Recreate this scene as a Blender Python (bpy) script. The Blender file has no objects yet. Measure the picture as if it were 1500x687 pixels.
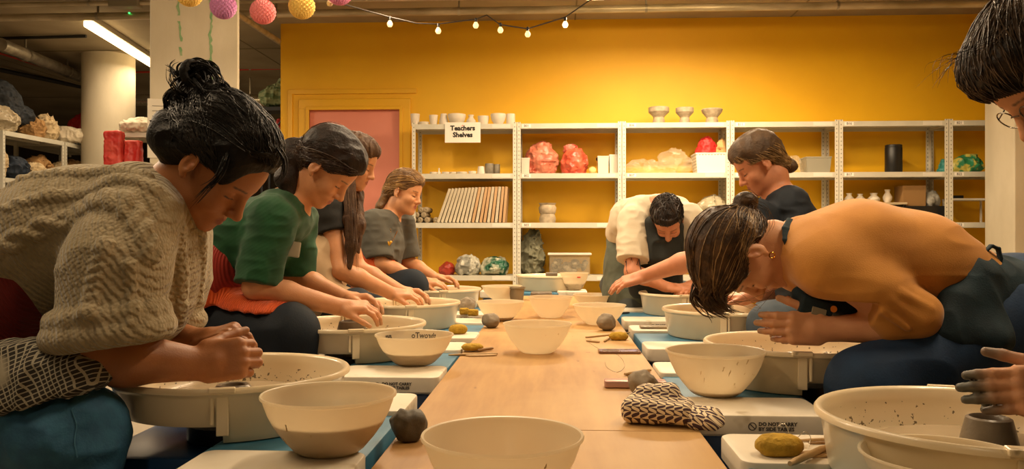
import bpy, bmesh, math, random
import numpy as np
from mathutils import Vector, Matrix, Euler
from mathutils.bvhtree import BVHTree
SC = bpy.context.scene
COL = SC.collection
PI = math.pi
# ------------------------------------------------------------------ camera
F_ = 1200.0; HZ = 345.6; CAMZ = 0.88; TH = math.atan(63/1200)
RT = Vector((math.cos(TH), math.sin(TH), 0)); FW = Vector((-math.sin(TH), math.cos(TH), 0))
CAM = Vector((0, 0, CAMZ))
def W(c, r, D):
    return CAM + RT*((c-750)/F_*D) + FW*D + Vector((0, 0, (HZ-r)/F_*D))
def WZ(c, r, z):
    return W(c, r, (CAMZ-z)*F_/(r-HZ))
def XY(c, Y):
    t = (c-750)/F_
    D = Y/(FW.y + t*RT.y)
    return RT.x*t*D + FW.x*D
cd = bpy.data.cameras.new('camera'); cam = bpy.data.objects.new('camera', cd); COL.objects.link(cam)
cam.location = CAM; cam.rotation_euler = (PI/2 + math.atan(2.1/1200), 0, TH)
cd.sensor_width = 36; cd.lens = 28.8; cd.clip_start = 0.05; cd.clip_end = 100
SC.camera = cam
# ------------------------------------------------------------------ materials
MATS = {}
def srgb(h):
    h = h.lstrip('#'); v = [int(h[i:i+2], 16)/255 for i in (0, 2, 4)]
    return tuple(((x/12.92) if x <= .04045 else ((x+.055)/1.055)**2.4) for x in v) + (1,)
class NT:
    def __init__(s, m):
        s.t = m.node_tree; s.n = s.t.nodes; s.b = s.n['Principled BSDF']; s.out = s.n['Material Output']
    def new(s, typ, **kw):
        n = s.n.new(typ)
        for k, v in kw.items():
            if k in n.inputs: n.inputs[k].default_value = v
            else: setattr(n, k, v)
        return n
    def link(s, a, b): s.t.links.new(a, b)
def M(name, col, rough=.5, metal=0., spec=.5, col2=None, nscale=6., ndet=4., bump=0., bscale=40., stretch=None, sss=0., sheen=0., coat=0., contrast=(.35, .65), fn=None):
    if name in MATS: return MATS[name]
    m = bpy.data.materials.new(name); m.use_nodes = True; MATS[name] = m
    t = NT(m); b = t.b
    c = srgb(col) if isinstance(col, str) else col
    b.inputs['Base Color'].default_value = c
    b.inputs['Roughness'].default_value = rough; b.inputs['Metallic'].default_value = metal
    b.inputs['Specular IOR Level'].default_value = spec
    if sss: b.inputs['Subsurface Weight'].default_value = sss; b.inputs['Subsurface Radius'].default_value = (.02, .008, .004); b.inputs['Subsurface Scale'].default_value = .5
    if sheen: b.inputs['Sheen Weight'].default_value = sheen; b.inputs['Sheen Roughness'].default_value = .4
    if coat: b.inputs['Coat Weight'].default_value = coat
    tc = t.new('ShaderNodeTexCoord'); mp = t.new('ShaderNodeMapping')
    if stretch: mp.inputs['Scale'].default_value = stretch
    t.link(tc.outputs['Object'], mp.inputs['Vector']); t.vec = mp.outputs['Vector']; t.tc = tc
    if col2:
        n = t.new('ShaderNodeTexNoise', Scale=nscale, Detail=ndet); t.link(t.vec, n.inputs['Vector'])
        r = t.new('ShaderNodeValToRGB'); r.color_ramp.elements[0].position = contrast[0]; r.color_ramp.elements[1].position = contrast[1]
        r.color_ramp.elements[0].color = c; r.color_ramp.elements[1].color = srgb(col2) if isinstance(col2, str) else col2
        t.link(n.outputs['Fac'], r.inputs['Fac']); t.link(r.outputs['Color'], b.inputs['Base Color']); t.colout = r.outputs['Color']
    if bump:
        n = t.new('ShaderNodeTexNoise', Scale=bscale, Detail=5.); t.link(t.vec, n.inputs['Vector'])
        bp = t.new('ShaderNodeBump', Strength=bump, Distance=.01); t.link(n.outputs['Fac'], bp.inputs['Height']); t.link(bp.outputs['Normal'], b.inputs['Normal'])
        t.bump = bp
    if fn: fn(t)
    return m
def speckle(colr, scale, lo, hi):
    def f(t):
        n = t.new('ShaderNodeTexNoise', Scale=scale, Detail=3.); t.link(t.vec, n.inputs['Vector'])
        r = t.new('ShaderNodeValToRGB'); r.color_ramp.elements[0].position = lo; r.color_ramp.elements[1].position = hi
        t.link(n.outputs['Fac'], r.inputs['Fac'])
        mx = t.new('ShaderNodeMix', data_type='RGBA'); 
        src = t.b.inputs['Base Color']
        if src.is_linked: t.link(src.links[0].from_socket, mx.inputs[6])
        else: mx.inputs[6].default_value = src.default_value
        mx.inputs[7].default_value = srgb(colr); t.link(r.outputs['Color'], mx.inputs[0]); t.link(mx.outputs[2], src)
    return f
# ------------------------------------------------------------------ mesh helpers
def tag(o, label=None, cat=None, group=None, kind=None):
    if label: o['label'] = label
    if cat: o['category'] = cat
    if group: o['group'] = group
    if kind: o['kind'] = kind
    return o
def link(name, me, mat=None, parent=None, smooth=False):
    o = bpy.data.objects.new(name, me); COL.objects.link(o)
    if mat: 
        me.materials.clear(); me.materials.append(mat)
    if parent: o.parent = parent
    if smooth: me.polygons.foreach_set('use_smooth', [True]*len(me.polygons))
    return o
def empty(name, loc=(0, 0, 0), rz=0.):
    o = bpy.data.objects.new(name, None); COL.objects.link(o); o.location = loc; o.rotation_euler = (0, 0, rz); o.empty_display_size = .05
    return o
class MB:
    def __init__(s): s.bm = bmesh.new()
    def box(s, lo, hi, bev=0., rot=None, seg=2):
        lo = Vector(lo); hi = Vector(hi); c = (lo+hi)/2; d = hi-lo
        mt = Matrix.Translation(c) @ (rot.to_4x4() if rot else Matrix.Identity(4)) @ Matrix.Diagonal((abs(d.x), abs(d.y), abs(d.z), 1))
        r = bmesh.ops.create_cube(s.bm, size=1, matrix=mt)
        if bev:
            es = {e for v in r['verts'] for e in v.link_edges}
            bmesh.ops.bevel(s.bm, geom=list(es), offset=bev, segments=seg, affect='EDGES', profile=.5)
        return s
    def rbox(s, lo, hi, rad, bev=.004, seg=5):
        # box with rounded vertical corners and softly bevelled rims
        lo = Vector(lo); hi = Vector(hi)
        pts = []
        for cx, cy, a0 in ((hi.x-rad, hi.y-rad, 0), (lo.x+rad, hi.y-rad, PI/2), (lo.x+rad, lo.y+rad, PI), (hi.x-rad, lo.y+rad, 1.5*PI)):
            for i in range(seg+1):
                a = a0 + PI/2*i/seg; pts.append((cx, cy, a))
        rings = []
        for z, ins in ((lo.z, bev), (lo.z+bev, 0), (hi.z-bev, 0), (hi.z-bev*.3, bev*.3), (hi.z, bev)):
            rings.append([s.bm.verts.new((x+(rad-ins)*math.cos(a), y+(rad-ins)*math.sin(a), z)) for x, y, a in pts])
        n = len(pts)
        for a, b in zip(rings, rings[1:]):
            for i in range(n): s.bm.faces.new((a[i], a[(i+1) % n], b[(i+1) % n], b[i]))
        s.bm.faces.new(rings[-1]); s.bm.faces.new(rings[0][::-1])
        return s
    def lathe(s, prof, seg=48, c=(0, 0, 0), cap=True, sq=None):
        c = Vector(c); rings = []
        for r, z in prof:
            rings.append([s.bm.verts.new(c+Vector((max(r, 1e-5)*math.cos(2*PI*i/seg), max(r, 1e-5)*math.sin(2*PI*i/seg), z))) for i in range(seg)])
        for a, b in zip(rings, rings[1:]):
            for i in range(seg): s.bm.faces.new((a[i], a[(i+1) % seg], b[(i+1) % seg], b[i]))
        if cap:
            s.bm.faces.new(rings[0][::-1]); s.bm.faces.new(rings[-1])
        return s
    def tube(s, pts, rad, seg=8, cap=True):
        pts = [Vector(p) for p in pts]; n = len(pts)
        rs = rad if isinstance(rad, (list, tuple)) else [rad]*n
        up = None; rings = []
        for i, p in enumerate(pts):
            t = (pts[min(i+1, n-1)]-pts[max(i-1, 0)])
            t = t.normalized() if t.length > 1e-9 else Vector((0, 0, 1))
            if up is None: up = t.orthogonal().normalized()
            else:
                up = (up - t*up.dot(t)); up = up.normalized() if up.length > 1e-6 else t.orthogonal().normalized()
            sd = t.cross(up)
            rings.append([s.bm.verts.new(p+(up*math.cos(2*PI*k/seg)+sd*math.sin(2*PI*k/seg))*rs[i]) for k in range(seg)])
        for a, b in zip(rings, rings[1:]):
            for k in range(seg): s.bm.faces.new((a[k], a[(k+1) % seg], b[(k+1) % seg], b[k]))
        if cap:
            s.bm.faces.new(rings[0][::-1]); s.bm.faces.new(rings[-1])
        return s
    def poly(s, pts): s.bm.faces.new([s.bm.verts.new(p) for p in pts]); return s
    def build(s, name, mat, parent=None, smooth=False, recalc=True):
        if recalc: bmesh.ops.recalc_face_normals(s.bm, faces=s.bm.faces)
        me = bpy.data.meshes.new(name); s.bm.to_mesh(me); s.bm.free()
        o = link(name, me, mat, parent, smooth)
        if smooth: 
            try: me.set_sharp_from_angle(angle=math.radians(42))
            except Exception: pass
        return o
def struct(name, mb, mat, **k):
    o = mb.build(name, mat, **k); tag(o, kind='structure'); return o
def copy_tree(o, parent=None):
    c = o.copy(); COL.objects.link(c)
    if parent: c.parent = parent
    for ch in list(o.children): copy_tree(ch, c)
    return c
def text_mesh(body, size, depth=.0006, mirror=False, bold=0.0, align='CENTER'):
    cu = bpy.data.curves.new('lettering', 'FONT'); cu.body = body; cu.size = size; cu.extrude = depth; cu.align_x = align; cu.align_y = 'CENTER'; cu.offset = bold; cu.resolution_u = 2
    ob = bpy.data.objects.new('lettering', cu); COL.objects.link(ob)
    bpy.context.view_layer.update()
    me = bpy.data.meshes.new_from_object(ob.evaluated_get(bpy.context.evaluated_depsgraph_get()))
    bpy.data.objects.remove(ob)
    if mirror:
        me.transform(Matrix.Diagonal((-1, 1, 1, 1))); me.flip_normals()
    return me
def text_obj(name, body, size, loc, mat, parent=None, rot=(PI/2, 0, 0), **k):
    me = text_mesh(body, size, **k); me.transform(Matrix.Translation(loc) @ Euler(rot).to_matrix().to_4x4())
    return link(name, me, mat, parent)
# ------------------------------------------------------------------ SDF sculpting
NL = np.random.RandomState(7).rand(32, 32, 32).astype(np.float32)*2-1
def noise3(P, seed=0):
    P = P + seed*7.31
    i = np.floor(P).astype(np.int64); f = (P-i).astype(np.float32); f = f*f*(3-2*f)
    r = 0
    for dx in (0, 1):
        for dy in (0, 1):
            for dz in (0, 1):
                w = (f[:, 0] if dx else 1-f[:, 0])*(f[:, 1] if dy else 1-f[:, 1])*(f[:, 2] if dz else 1-f[:, 2])
                r = r + w*NL[(i[:, 0]+dx) & 31, (i[:, 1]+dy) & 31, (i[:, 2]+dz) & 31]
    return r
class SDF:
    def __init__(s, h): s.h = h; s.ops = []; s.disp = []; s.paint = []
    def _add(s, fn, lo, hi, k, op): s.ops.append((fn, np.array(lo, float), np.array(hi, float), k, op)); return s
    def cap(s, a, b, ra, rb=None, k=.02, op='add'):
        rb = ra if rb is None else rb
        a = np.array(a, float); b = np.array(b, float); ba = b-a; L2 = max(ba.dot(ba), 1e-12)
        def fn(X, Y, Z):
            px = X-a[0]; py = Y-a[1]; pz = Z-a[2]
            t = np.clip((px*ba[0]+py*ba[1]+pz*ba[2])/L2, 0, 1)
            return np.sqrt((px-t*ba[0])**2+(py-t*ba[1])**2+(pz-t*ba[2])**2)-(ra+(rb-ra)*t)
        m = max(ra, rb)
        return s._add(fn, np.minimum(a, b)-m, np.maximum(a, b)+m, k, op)
    def chain(s, pts, rad, k=.02, op='add'):
        for i in range(len(pts)-1): s.cap(pts[i], pts[i+1], rad[i], rad[i+1], k, op)
        return s
    def ell(s, c, r, R=None, k=.02, op='add'):
        c = np.array(c, float); r = np.array(r, float); A = np.array(R, float) if R is not None else np.eye(3)
        mr = r.min()
        def fn(X, Y, Z):
            px = X-c[0]; py = Y-c[1]; pz = Z-c[2]
            l = [A[0][i]*px+A[1][i]*py+A[2][i]*pz for i in range(3)]
            k0 = np.sqrt(sum((l[i]/r[i])**2 for i in range(3))); k1 = np.sqrt(sum((l[i]/r[i]**2)**2 for i in range(3)))
            return k0*(k0-1)/np.maximum(k1, 1e-6)
        e = np.sqrt(((A*r)**2).sum(1))
        return s._add(fn, c-e, c+e, k, op)
    def box(s, c, hsz, R=None, rd=.01, k=.01, op='add'):
        c = np.array(c, float); q = np.array(hsz, float)-rd; A = np.array(R, float) if R is not None else np.eye(3)
        def fn(X, Y, Z):
            px = X-c[0]; py = Y-c[1]; pz = Z-c[2]
            d = [np.abs(A[0][i]*px+A[1][i]*py+A[2][i]*pz)-q[i] for i in range(3)]
            return np.sqrt(sum(np.maximum(v, 0)**2 for v in d))+np.minimum(np.maximum(np.maximum(d[0], d[1]), d[2]), 0)-rd
        e = (np.abs(A)*np.array(hsz)).sum(1)
        return s._add(fn, c-e, c+e, k, op)
    def run(s):
        h = s.h
        adds = [o for o in s.ops if o[4] == 'add']
        lo = np.min([o[1] for o in adds], 0)-4*h-.012; hi = np.max([o[2] for o in adds], 0)+4*h+.012
        n = np.ceil((hi-lo)/h).astype(int)+1
        s.lo = lo; s.n = n
        Fd = np.full(n, 1.0, np.float32)
        ax = [(lo[i]+h*np.arange(n[i])).astype(np.float32) for i in range(3)]
        for fn, l, u, k, op in s.ops:
            pad = k+3*h+.01
            i0 = np.clip(np.floor((l-pad-lo)/h).astype(int), 0, n-1); i1 = np.clip(np.ceil((u+pad-lo)/h).astype(int)+1, 1, n)
            if (i1 <= i0).any(): continue
            sl = tuple(slice(i0[i], i1[i]) for i in range(3))
            d = fn(ax[0][sl[0]][:, None, None], ax[1][sl[1]][None, :, None], ax[2][sl[2]][None, None, :])
            a = Fd[sl]
            if op == 'add':
                hh = np.clip(.5+.5*(a-d)/k, 0, 1) if k > 0 else (a > d)*1.
                Fd[sl] = (a*(1-hh)+d*hh-k*hh*(1-hh)).astype(np.float32)
            elif op == 'sub':
                d = -d; hh = np.clip(.5-.5*(a-d)/k, 0, 1)
                Fd[sl] = (a*(1-hh)+d*hh+k*hh*(1-hh)).astype(np.float32)
        if s.disp:
            idx = np.argwhere(np.abs(Fd) < .03)
            P = (lo+idx*h)
            dv = sum(fn(P) for fn in s.disp)
            Fd[idx[:, 0], idx[:, 1], idx[:, 2]] += dv.astype(np.float32)
        s.F = Fd
        return s
    def project(s, P, it=4):
        P = np.array(P, float)
        for _ in range(it):
            v, g = s.sample(P)
            P = P - g*v[:, None]
        return P
    def sample(s, P):
        q = (P-s.lo)/s.h
        q = np.clip(q, 1.01, s.n-2.01)
        def val(q):
            i = np.floor(q).astype(int); f = q-i; r = 0
            for dx in (0, 1):
                for dy in (0, 1):
                    for dz in (0, 1):
                        r = r+(f[:, 0] if dx else 1-f[:, 0])*(f[:, 1] if dy else 1-f[:, 1])*(f[:, 2] if dz else 1-f[:, 2])*s.F[i[:, 0]+dx, i[:, 1]+dy, i[:, 2]+dz]
            return r
        v = np.minimum(val(q), .1)
        g = np.stack([val(np.clip(q+e, 0, s.n-1.01))-val(np.clip(q-e, 0, s.n-1.01)) for e in np.eye(3)], 1)/(2*s.h)
        g /= np.maximum(np.linalg.norm(g, axis=1, keepdims=True), 1e-6)
        return v, g
    def mesh(s, name, mat, parent=None, smooth_it=1):
        if not hasattr(s, 'F'): s.run()
        F = s.F; F[0] = F[-1] = 1; F[:, 0] = F[:, -1] = 1; F[:, :, 0] = F[:, :, -1] = 1
        n = s.n; ins = F < 0
        cells = []; pts = []; quads = []
        st = (n[1]*n[2], n[2], 1)
        for a in range(3):
            b, c = (a+1) % 3, (a+2) % 3
            s0 = [slice(None)]*3; s1 = [slice(None)]*3; s0[a] = slice(0, -1); s1[a] = slice(1, None)
            A = ins[tuple(s0)]; B = ins[tuple(s1)]
            e = np.argwhere(A != B)
            f0 = F[e[:, 0], e[:, 1], e[:, 2]]; e1 = e.copy(); e1[:, a] += 1; f1 = F[e1[:, 0], e1[:, 1], e1[:, 2]]
            t = f0/(f0-f1); p = e.astype(float); p[:, a] += t
            q = []
            for db, dc in ((-1, -1), (0, -1), (0, 0), (-1, 0)):
                m = e.copy(); m[:, b] += db; m[:, c] += dc
                id_ = m[:, 0]*st[0]+m[:, 1]*st[1]+m[:, 2]; cells.append(id_); pts.append(p); q.append(id_)
            q = np.stack(q, 1); fl = ~(f0 < 0)
            q[fl] = q[fl][:, ::-1]
            quads.append(q)
        cells = np.concatenate(cells); pts = np.concatenate(pts); quads = np.concatenate(quads)
        u, inv = np.unique(cells, return_inverse=True); inv = inv.ravel()
        cnt = np.bincount(inv)
        V = np.stack([np.bincount(inv, pts[:, i])/cnt for i in range(3)], 1)
        Q = np.searchsorted(u, quads)
        E = np.concatenate([Q[:, [0, 1]], Q[:, [1, 2]], Q[:, [2, 3]], Q[:, [3, 0]]])
        for _ in range(smooth_it):
            c2 = np.bincount(np.concatenate([E[:, 0], E[:, 1]]), minlength=len(V))
            av = np.stack([np.bincount(E[:, 0], V[E[:, 1], i], len(V))+np.bincount(E[:, 1], V[E[:, 0], i], len(V)) for i in range(3)], 1)/np.maximum(c2, 1)[:, None]
            V = V*.5+av*.5
        V = s.lo+V*s.h
        # drop stray crumbs: keep only components that are big enough
        me = bpy.data.meshes.new(name)
        me.vertices.add(len(V)); me.vertices.foreach_set('co', V.astype(np.float32).ravel())
        me.loops.add(len(Q)*4); me.loops.foreach_set('vertex_index', Q.astype(np.int32).ravel())
        me.polygons.add(len(Q)); me.polygons.foreach_set('loop_start', np.arange(0, len(Q)*4, 4, dtype=np.int32))
        me.update(calc_edges=True); me.validate()
        o = link(name, me, mat, parent, True)
        if s.paint:
            colr = np.zeros((len(V), 4), np.float32); colr[:, 3] = 0
            for c, r, R, cc, soft in s.paint:
                l = (V-np.array(c))@np.array(R, float)/np.array(r)
                d = np.sqrt((l**2).sum(1)); w = np.clip((1-d)/soft, 0, 1)
                w = w*w*(3-2*w)*cc[3]
                na = w+colr[:, 3]*(1-w)
                for i in range(3): colr[:, i] = np.where(na > 0, (cc[i]*w+colr[:, i]*colr[:, 3]*(1-w))/np.maximum(na, 1e-6), 0)
                colr[:, 3] = na
            at = me.color_attributes.new('tint', 'FLOAT_COLOR', 'POINT'); at.data.foreach_set('color', colr.ravel())
        return o
def folds(amp, sc, seed=0, ridged=True, aniso=(1, 1, 1)):
    an = np.array(aniso)
    def fn(P):
        v = noise3(P*sc*an, seed)
        return (amp*(np.abs(v)*2-.6) if ridged else amp*v)
    return fn
# ================================================================== SETTING
H_CEIL = 3.12; YW = 8.5; YS = 8.05
m_yellow = M('yellow_paint', '#efba16', .55, col2='#e8b110', nscale=1.5, bump=.05, bscale=60)
m_yframe = M('yellow_frame_paint', '#e6b01a', .4)
m_pink = M('pink_door_paint', '#e2907c', .5, col2='#dd8a76', nscale=2)
def conc(t):
    w = t.new('ShaderNodeTexWave', Scale=.55, Distortion=1.2); w.bands_direction = 'X'; t.link(t.vec, w.inputs['Vector'])
m_conc = M('concrete_soffit', '#a5977c', .85, col2='#877a62', nscale=1.1, ndet=8, bump=.2, bscale=14)
m_colc = M('painted_concrete', '#c9bfa8', .8, col2='#b3a88f', nscale=2.2, ndet=8, bump=.15, bscale=18, stretch=(1, 1, .45), fn=speckle('#8d836e', 7, .70, .74))
m_back = M('back_wall_block', '#5c5140', .9, col2='#4a4234', nscale=1.5)
m_floor = M('floor_paint', '#968b78', .6, col2='#837968', nscale=2.5)
m_dark = M('dark_plastic', '#141312', .45)
m_galv = M('galvanised_steel', '#b9b1a0', .32, metal=.7, col2='#8f8778', nscale=9)
m_pipe = M('painted_pipe', '#a39679', .35, metal=.35, col2='#c8baa0', nscale=3, stretch=(1, 4, 4))
m_rack = M('rack_grey_steel', '#ccc8b7', .42, col2='#c1bdac', nscale=4)
def holes(t):
    sp = t.new('ShaderNodeSeparateXYZ'); t.link(t.tc.outputs['Object'], sp.inputs[0])
    a = t.new('ShaderNodeMath', operation='MULTIPLY'); a.inputs[1].default_value = 25.; t.link(sp.outputs['Z'], a.inputs[0])
    f = t.new('ShaderNodeMath', operation='FRACT'); t.link(a.outputs[0], f.inputs[0])
    g = t.new('ShaderNodeMath', operation='GREATER_THAN'); g.inputs[1].default_value = .68; t.link(f.outputs[0], g.inputs[0])
    x = t.new('ShaderNodeMath', operation='ABSOLUTE'); t.link(sp.outputs['X'], x.inputs[0])
    l = t.new('ShaderNodeMath', operation='LESS_THAN'); l.inputs[1].default_value = .0045; t.link(x.outputs[0], l.inputs[0])
    mu = t.new('ShaderNodeMath', operation='MULTIPLY'); t.link(g.outputs[0], mu.inputs[0]); t.link(l.outputs[0], mu.inputs[1])
    mx = t.new('ShaderNodeMix', data_type='RGBA'); mx.inputs[6].default_value = srgb('#d4d0c0'); mx.inputs[7].default_value = srgb('#8b8676')
    t.link(mu.outputs[0], mx.inputs[0]); t.link(mx.outputs[2], t.b.inputs['Base Color'])
m_upr = M('perforated_rack_steel', '#bfbcae', .42, metal=.1, fn=holes)
m_paper = M('white_paper', '#efe9dd', .8)
m_ink = M('black_ink', '#231f1c', .7)
m_inkgrey = M('grey_ink', '#6b6660', .7)
XL = XY(411, YW)
struct('floor', MB().box((-12, -3, -.1), (9, 22, 0)), m_floor)
struct('ceiling', MB().box((-12, -3, H_CEIL), (9, 22, H_CEIL+.3)), m_conc)
# the yellow partition wall with a door opening
dx0, dx1, dz = XY(450, YW), XY(590, YW), CAMZ+(HZ-155)/F_*YW/1.0
w = MB(); w.box((XL, YW, 0), (dx0, YW+.15, H_CEIL)); w.box((dx0, YW, dz), (dx1, YW+.15, H_CEIL)); w.box((dx1, YW, 0), (9, YW+.15, H_CEIL))
struct('wall_back', w, m_yellow)
struct('wall_far', MB().box((-12, 18, 0), (9, 18.2, H_CEIL)), m_back)
struct('wall_left', MB().box((-12, -3, 0), (-11.8, 18, H_CEIL)), m_back)
struct('wall_right', MB().box((5.2, -3, 0), (5.4, YW, H_CEIL)), m_yellow)
struct('wall_front', MB().box((-12, -3.2, 0), (9, -3, H_CEIL)), m_back)
# ceiling joints
j = MB()
for y in (1.2, 4.4, 7.4, 9.6, 12.8): j.box((-11.8, y, H_CEIL-.004), (8.8, y+.03, H_CEIL))
for x in (-7, -3.6, .2, 2.4, 4.6): j.box((x, -3, H_CEIL-.004), (x+.015, 18, H_CEIL))
struct('trim_1', j, M('soffit_joint', '#75694f', .9))
# door
d = empty('door_1', (0, 0, 0)); tag(d, kind='structure')
MB().box((dx0+.02, YW+.02, .01), (dx1-.02, YW+.06, dz-.02), .003).build('door_leaf', m_pink, d)
fr = MB(); fw = .085
for x0, x1 in ((dx0-fw, dx0+.02), (dx1-.02, dx1+fw)): fr.box((x0, YW-.03, 0), (x1, YW+.0, dz+fw-.02), .006)
fr.box((dx0-fw+.001, YW-.0315, dz-.02), (dx1+fw-.001, YW, dz+fw), .006)
fw2 = .04
for x0, x1 in ((dx0-.005, dx0+.03), (dx1-.03, dx1+.005)): fr.box((x0, YW-.042, 0), (x1, YW-.02, dz), .004)
fr.box((dx0-.004, YW-.0435, dz-.03), (dx1+.004, YW-.02, dz+.005), .004)
fr.build('door_frame', m_yframe, d)
fo = MB(); X0 = dx0-fw-.12
fo.box((X0, YW-.018, 0), (X0+.05, YW, dz+.19), .004); fo.box((X0+.001, YW-.0195, dz+.14), (dx1+fw+.06, YW, dz+.189), .004)
fo.build('outer_architrave', m_yframe, d)
p = W(521, 202, 8.5)
MB().box((p.x-.055, YW+.008, p.z-.06), (p.x+.055, YW+.021, p.z+.06), .012).build('door_notice', M('olive_notice', '#b9a83e', .6), d)
MB().tube([(dx1-.09, YW+.02, 1.02), (dx1-.09, YW-.04, 1.02), (dx1-.2, YW-.04, 1.02)], .009).build('door_handle', m_galv, d, True)
# ---- columns
p = W(284, 0, 5.75); sq = empty('square_column', (p.x, p.y, 0)); tag(sq, 'square raw concrete column with green streaks behind the woman in the knitted sweater', 'column', kind='structure')
s_ = MB().box((-.285, 0, 0), (.295, .45, H_CEIL), .008).build('shaft', m_colc, sq)
sq.rotation_euler = (0, 0, math.radians(20.5))
rng = random.Random(4)
g = MB()
for cx, z0, z1 in ((-.10, 2.62, 2.42), (-.105, 2.38, 2.24), (-.10, 2.2, 2.14), (.115, 2.60, 1.88), (.13, 2.1, 1.8)):
    n = max(3, int((z0-z1)/.02)); x = cx; L = []; R_ = []
    for i in range(n+1):
        x += rng.uniform(-.008, .009); wd = rng.uniform(.004, .011)
        L.append(g.bm.verts.new((x-wd, -.0015, z0+(z1-z0)*i/n))); R_.append(g.bm.verts.new((x+wd, -.0015, z0+(z1-z0)*i/n)))
    for i in range(n): g.bm.faces.new((L[i], R_[i], R_[i+1], L[i+1]))
g.build('green_streaks', M('green_stain', '#8ea37a', .8, col2='#6d9a69', nscale=20), sq)
o = MB().box((-.3, -.003, 1.42), (-.06, 0, 1.83), .001).build('pinned_notice', M('grey_paper', '#cfc7b5', .5), sq)
g = MB()
for i in range(9): g.box((-.27, -.005, 1.78-i*.035), (-.27+rng.uniform(.1, .18), -.003, 1.783-i*.035))
g.build('notice_lines', m_inkgrey, o)
p = W(159, 83, 10.2)
rc = MB().lathe([(.305, 0), (.305, H_CEIL)], 48).build('round_column', m_colc, None, True); rc.location = (p.x, p.y, 0)
tag(rc, 'round pale concrete column rising behind the loaded left racks', 'column', kind='structure')
p = W(1486, 345, 7.2)
ec = MB().box((0, 0, 0), (.5, .5, H_CEIL), .01).build('end_column', m_colc); ec.location = (p.x, p.y, 0)
tag(ec, 'pale square column cutting off the right end of the racks', 'column', kind='structure')
# ---- pipes and ducts under the ceiling
def pipe(name, pts, r, mat, label, cat='pipe', clamps=True):
    t = empty(name, (0, 0, 0)); tag(t, label, cat)
    MB().tube(pts, r, 14).build('pipe_run', mat, t, True)
    if clamps:
        a, b = Vector(pts[0]), Vector(pts[-1]); n = max(2, int((b-a).length/1.6))
        for i in range(n):
            c = a.lerp(b, (i+.5)/n)
            MB().tube([c-(b-a).normalized()*.012, c+(b-a).normalized()*.012], r*1.12, 14).box((c.x-.008, c.y-.008, c.z), (c.x+.008, c.y+.008, H_CEIL)).build('pipe_clamp', m_galv, t)
    return t
pipe('ceiling_pipe', [(-7, 7.65, 2.99), (5.2, 7.65, 2.99)], .036, m_pipe, 'long bare metal pipe along the ceiling in front of the yellow wall')
pipe('ceiling_pipe', [(-7, 7.5, 3.07), (5.2, 7.5, 3.07)], .022, m_pipe, 'thinner conduit tight under the ceiling behind the string lights')
pipe('ceiling_pipe', [W(0, 65, 8.6), W(124, 115, 11)], .07, m_galv, 'fat silver pipe running back above the left racks towards the round column')
pipe('ceiling_pipe', [W(-20, 98, 10.5), W(250, 155, 14.5)], .03, m_dark, 'thin black pipe slanting down behind the round column', clamps=False)
m_red = M('red_cable', '#a8321f', .6)
pipe('red_conduit', [W(-10, 75, 9.2), W(125, 118, 11.2)], .012, m_red, 'thin red conduit beside the fat silver pipe, upper left', 'conduit', False)
pipe('red_conduit', [W(190, 106, 11), W(425, 100, 11)], .014, m_red, 'thin red conduit crossing behind the square column', 'conduit')
pipe('ceiling_pipe', [W(335, 12, 7.4), W(425, 72, 9)], .03, m_pipe, 'pale angled pipe between square column and yellow wall', clamps=False)
pipe('silver_duct', [W(190, 147, 11.6), W(425, 147, 11.6)], .085, M('foil_duct', '#c9bfa6', .25, metal=.8, bump=.6, bscale=25), 'silver foil covered duct seen right of the square column', 'duct')
pipe('wall_conduit', [W(50, 142, 16.5), W(225, 146, 16.5)], .03, m_pipe, 'horizontal conduit on the dark far wall left of the round column', 'conduit', False)
pipe('wall_conduit', [W(102, 150, 16.5), W(102, 230, 16.5)], .03, m_pipe, 'vertical conduit dropping down the dark far wall', 'conduit', False)
pipe('light_rail', [W(0, 56, 9.1), W(126, 53, 9.1)], .018, m_dark, 'dark rail meeting the near end of the lit tube light', 'rail', False)
pipe('light_rail', [W(-20, 27, 7.9), W(221, 24, 7.9)], .03, m_pipe, 'pale trunking across the ceiling above the lit tube light', 'rail', False)
# emergency unit with a green led
e = empty('emergency_unit', W(189, 12, 7.8)); tag(e, 'small grey ceiling unit with a glowing green dot near the square column', 'ceiling unit')
MB().box((-.13, -.05, -.035), (.16, .05, .06), .01).build('housing', M('unit_grey', '#8c8574', .5), e)
def emis(name, col, st):
    if name in MATS: return MATS[name]
    m = M(name, col, .5); b = NT(m).b; b.inputs['Emission Color'].default_value = srgb(col); b.inputs['Emission Strength'].default_value = st; return m
MB().lathe([(0, -.052), (.007, -.05), (.009, -.04), (0, -.04)], 12).build('green_led', emis('green_led', '#3dff6a', 3), e).rotation_euler = (0, 0, 0)
e.children[1].matrix_local = Matrix.Translation((0, -.098, .01))
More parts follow.
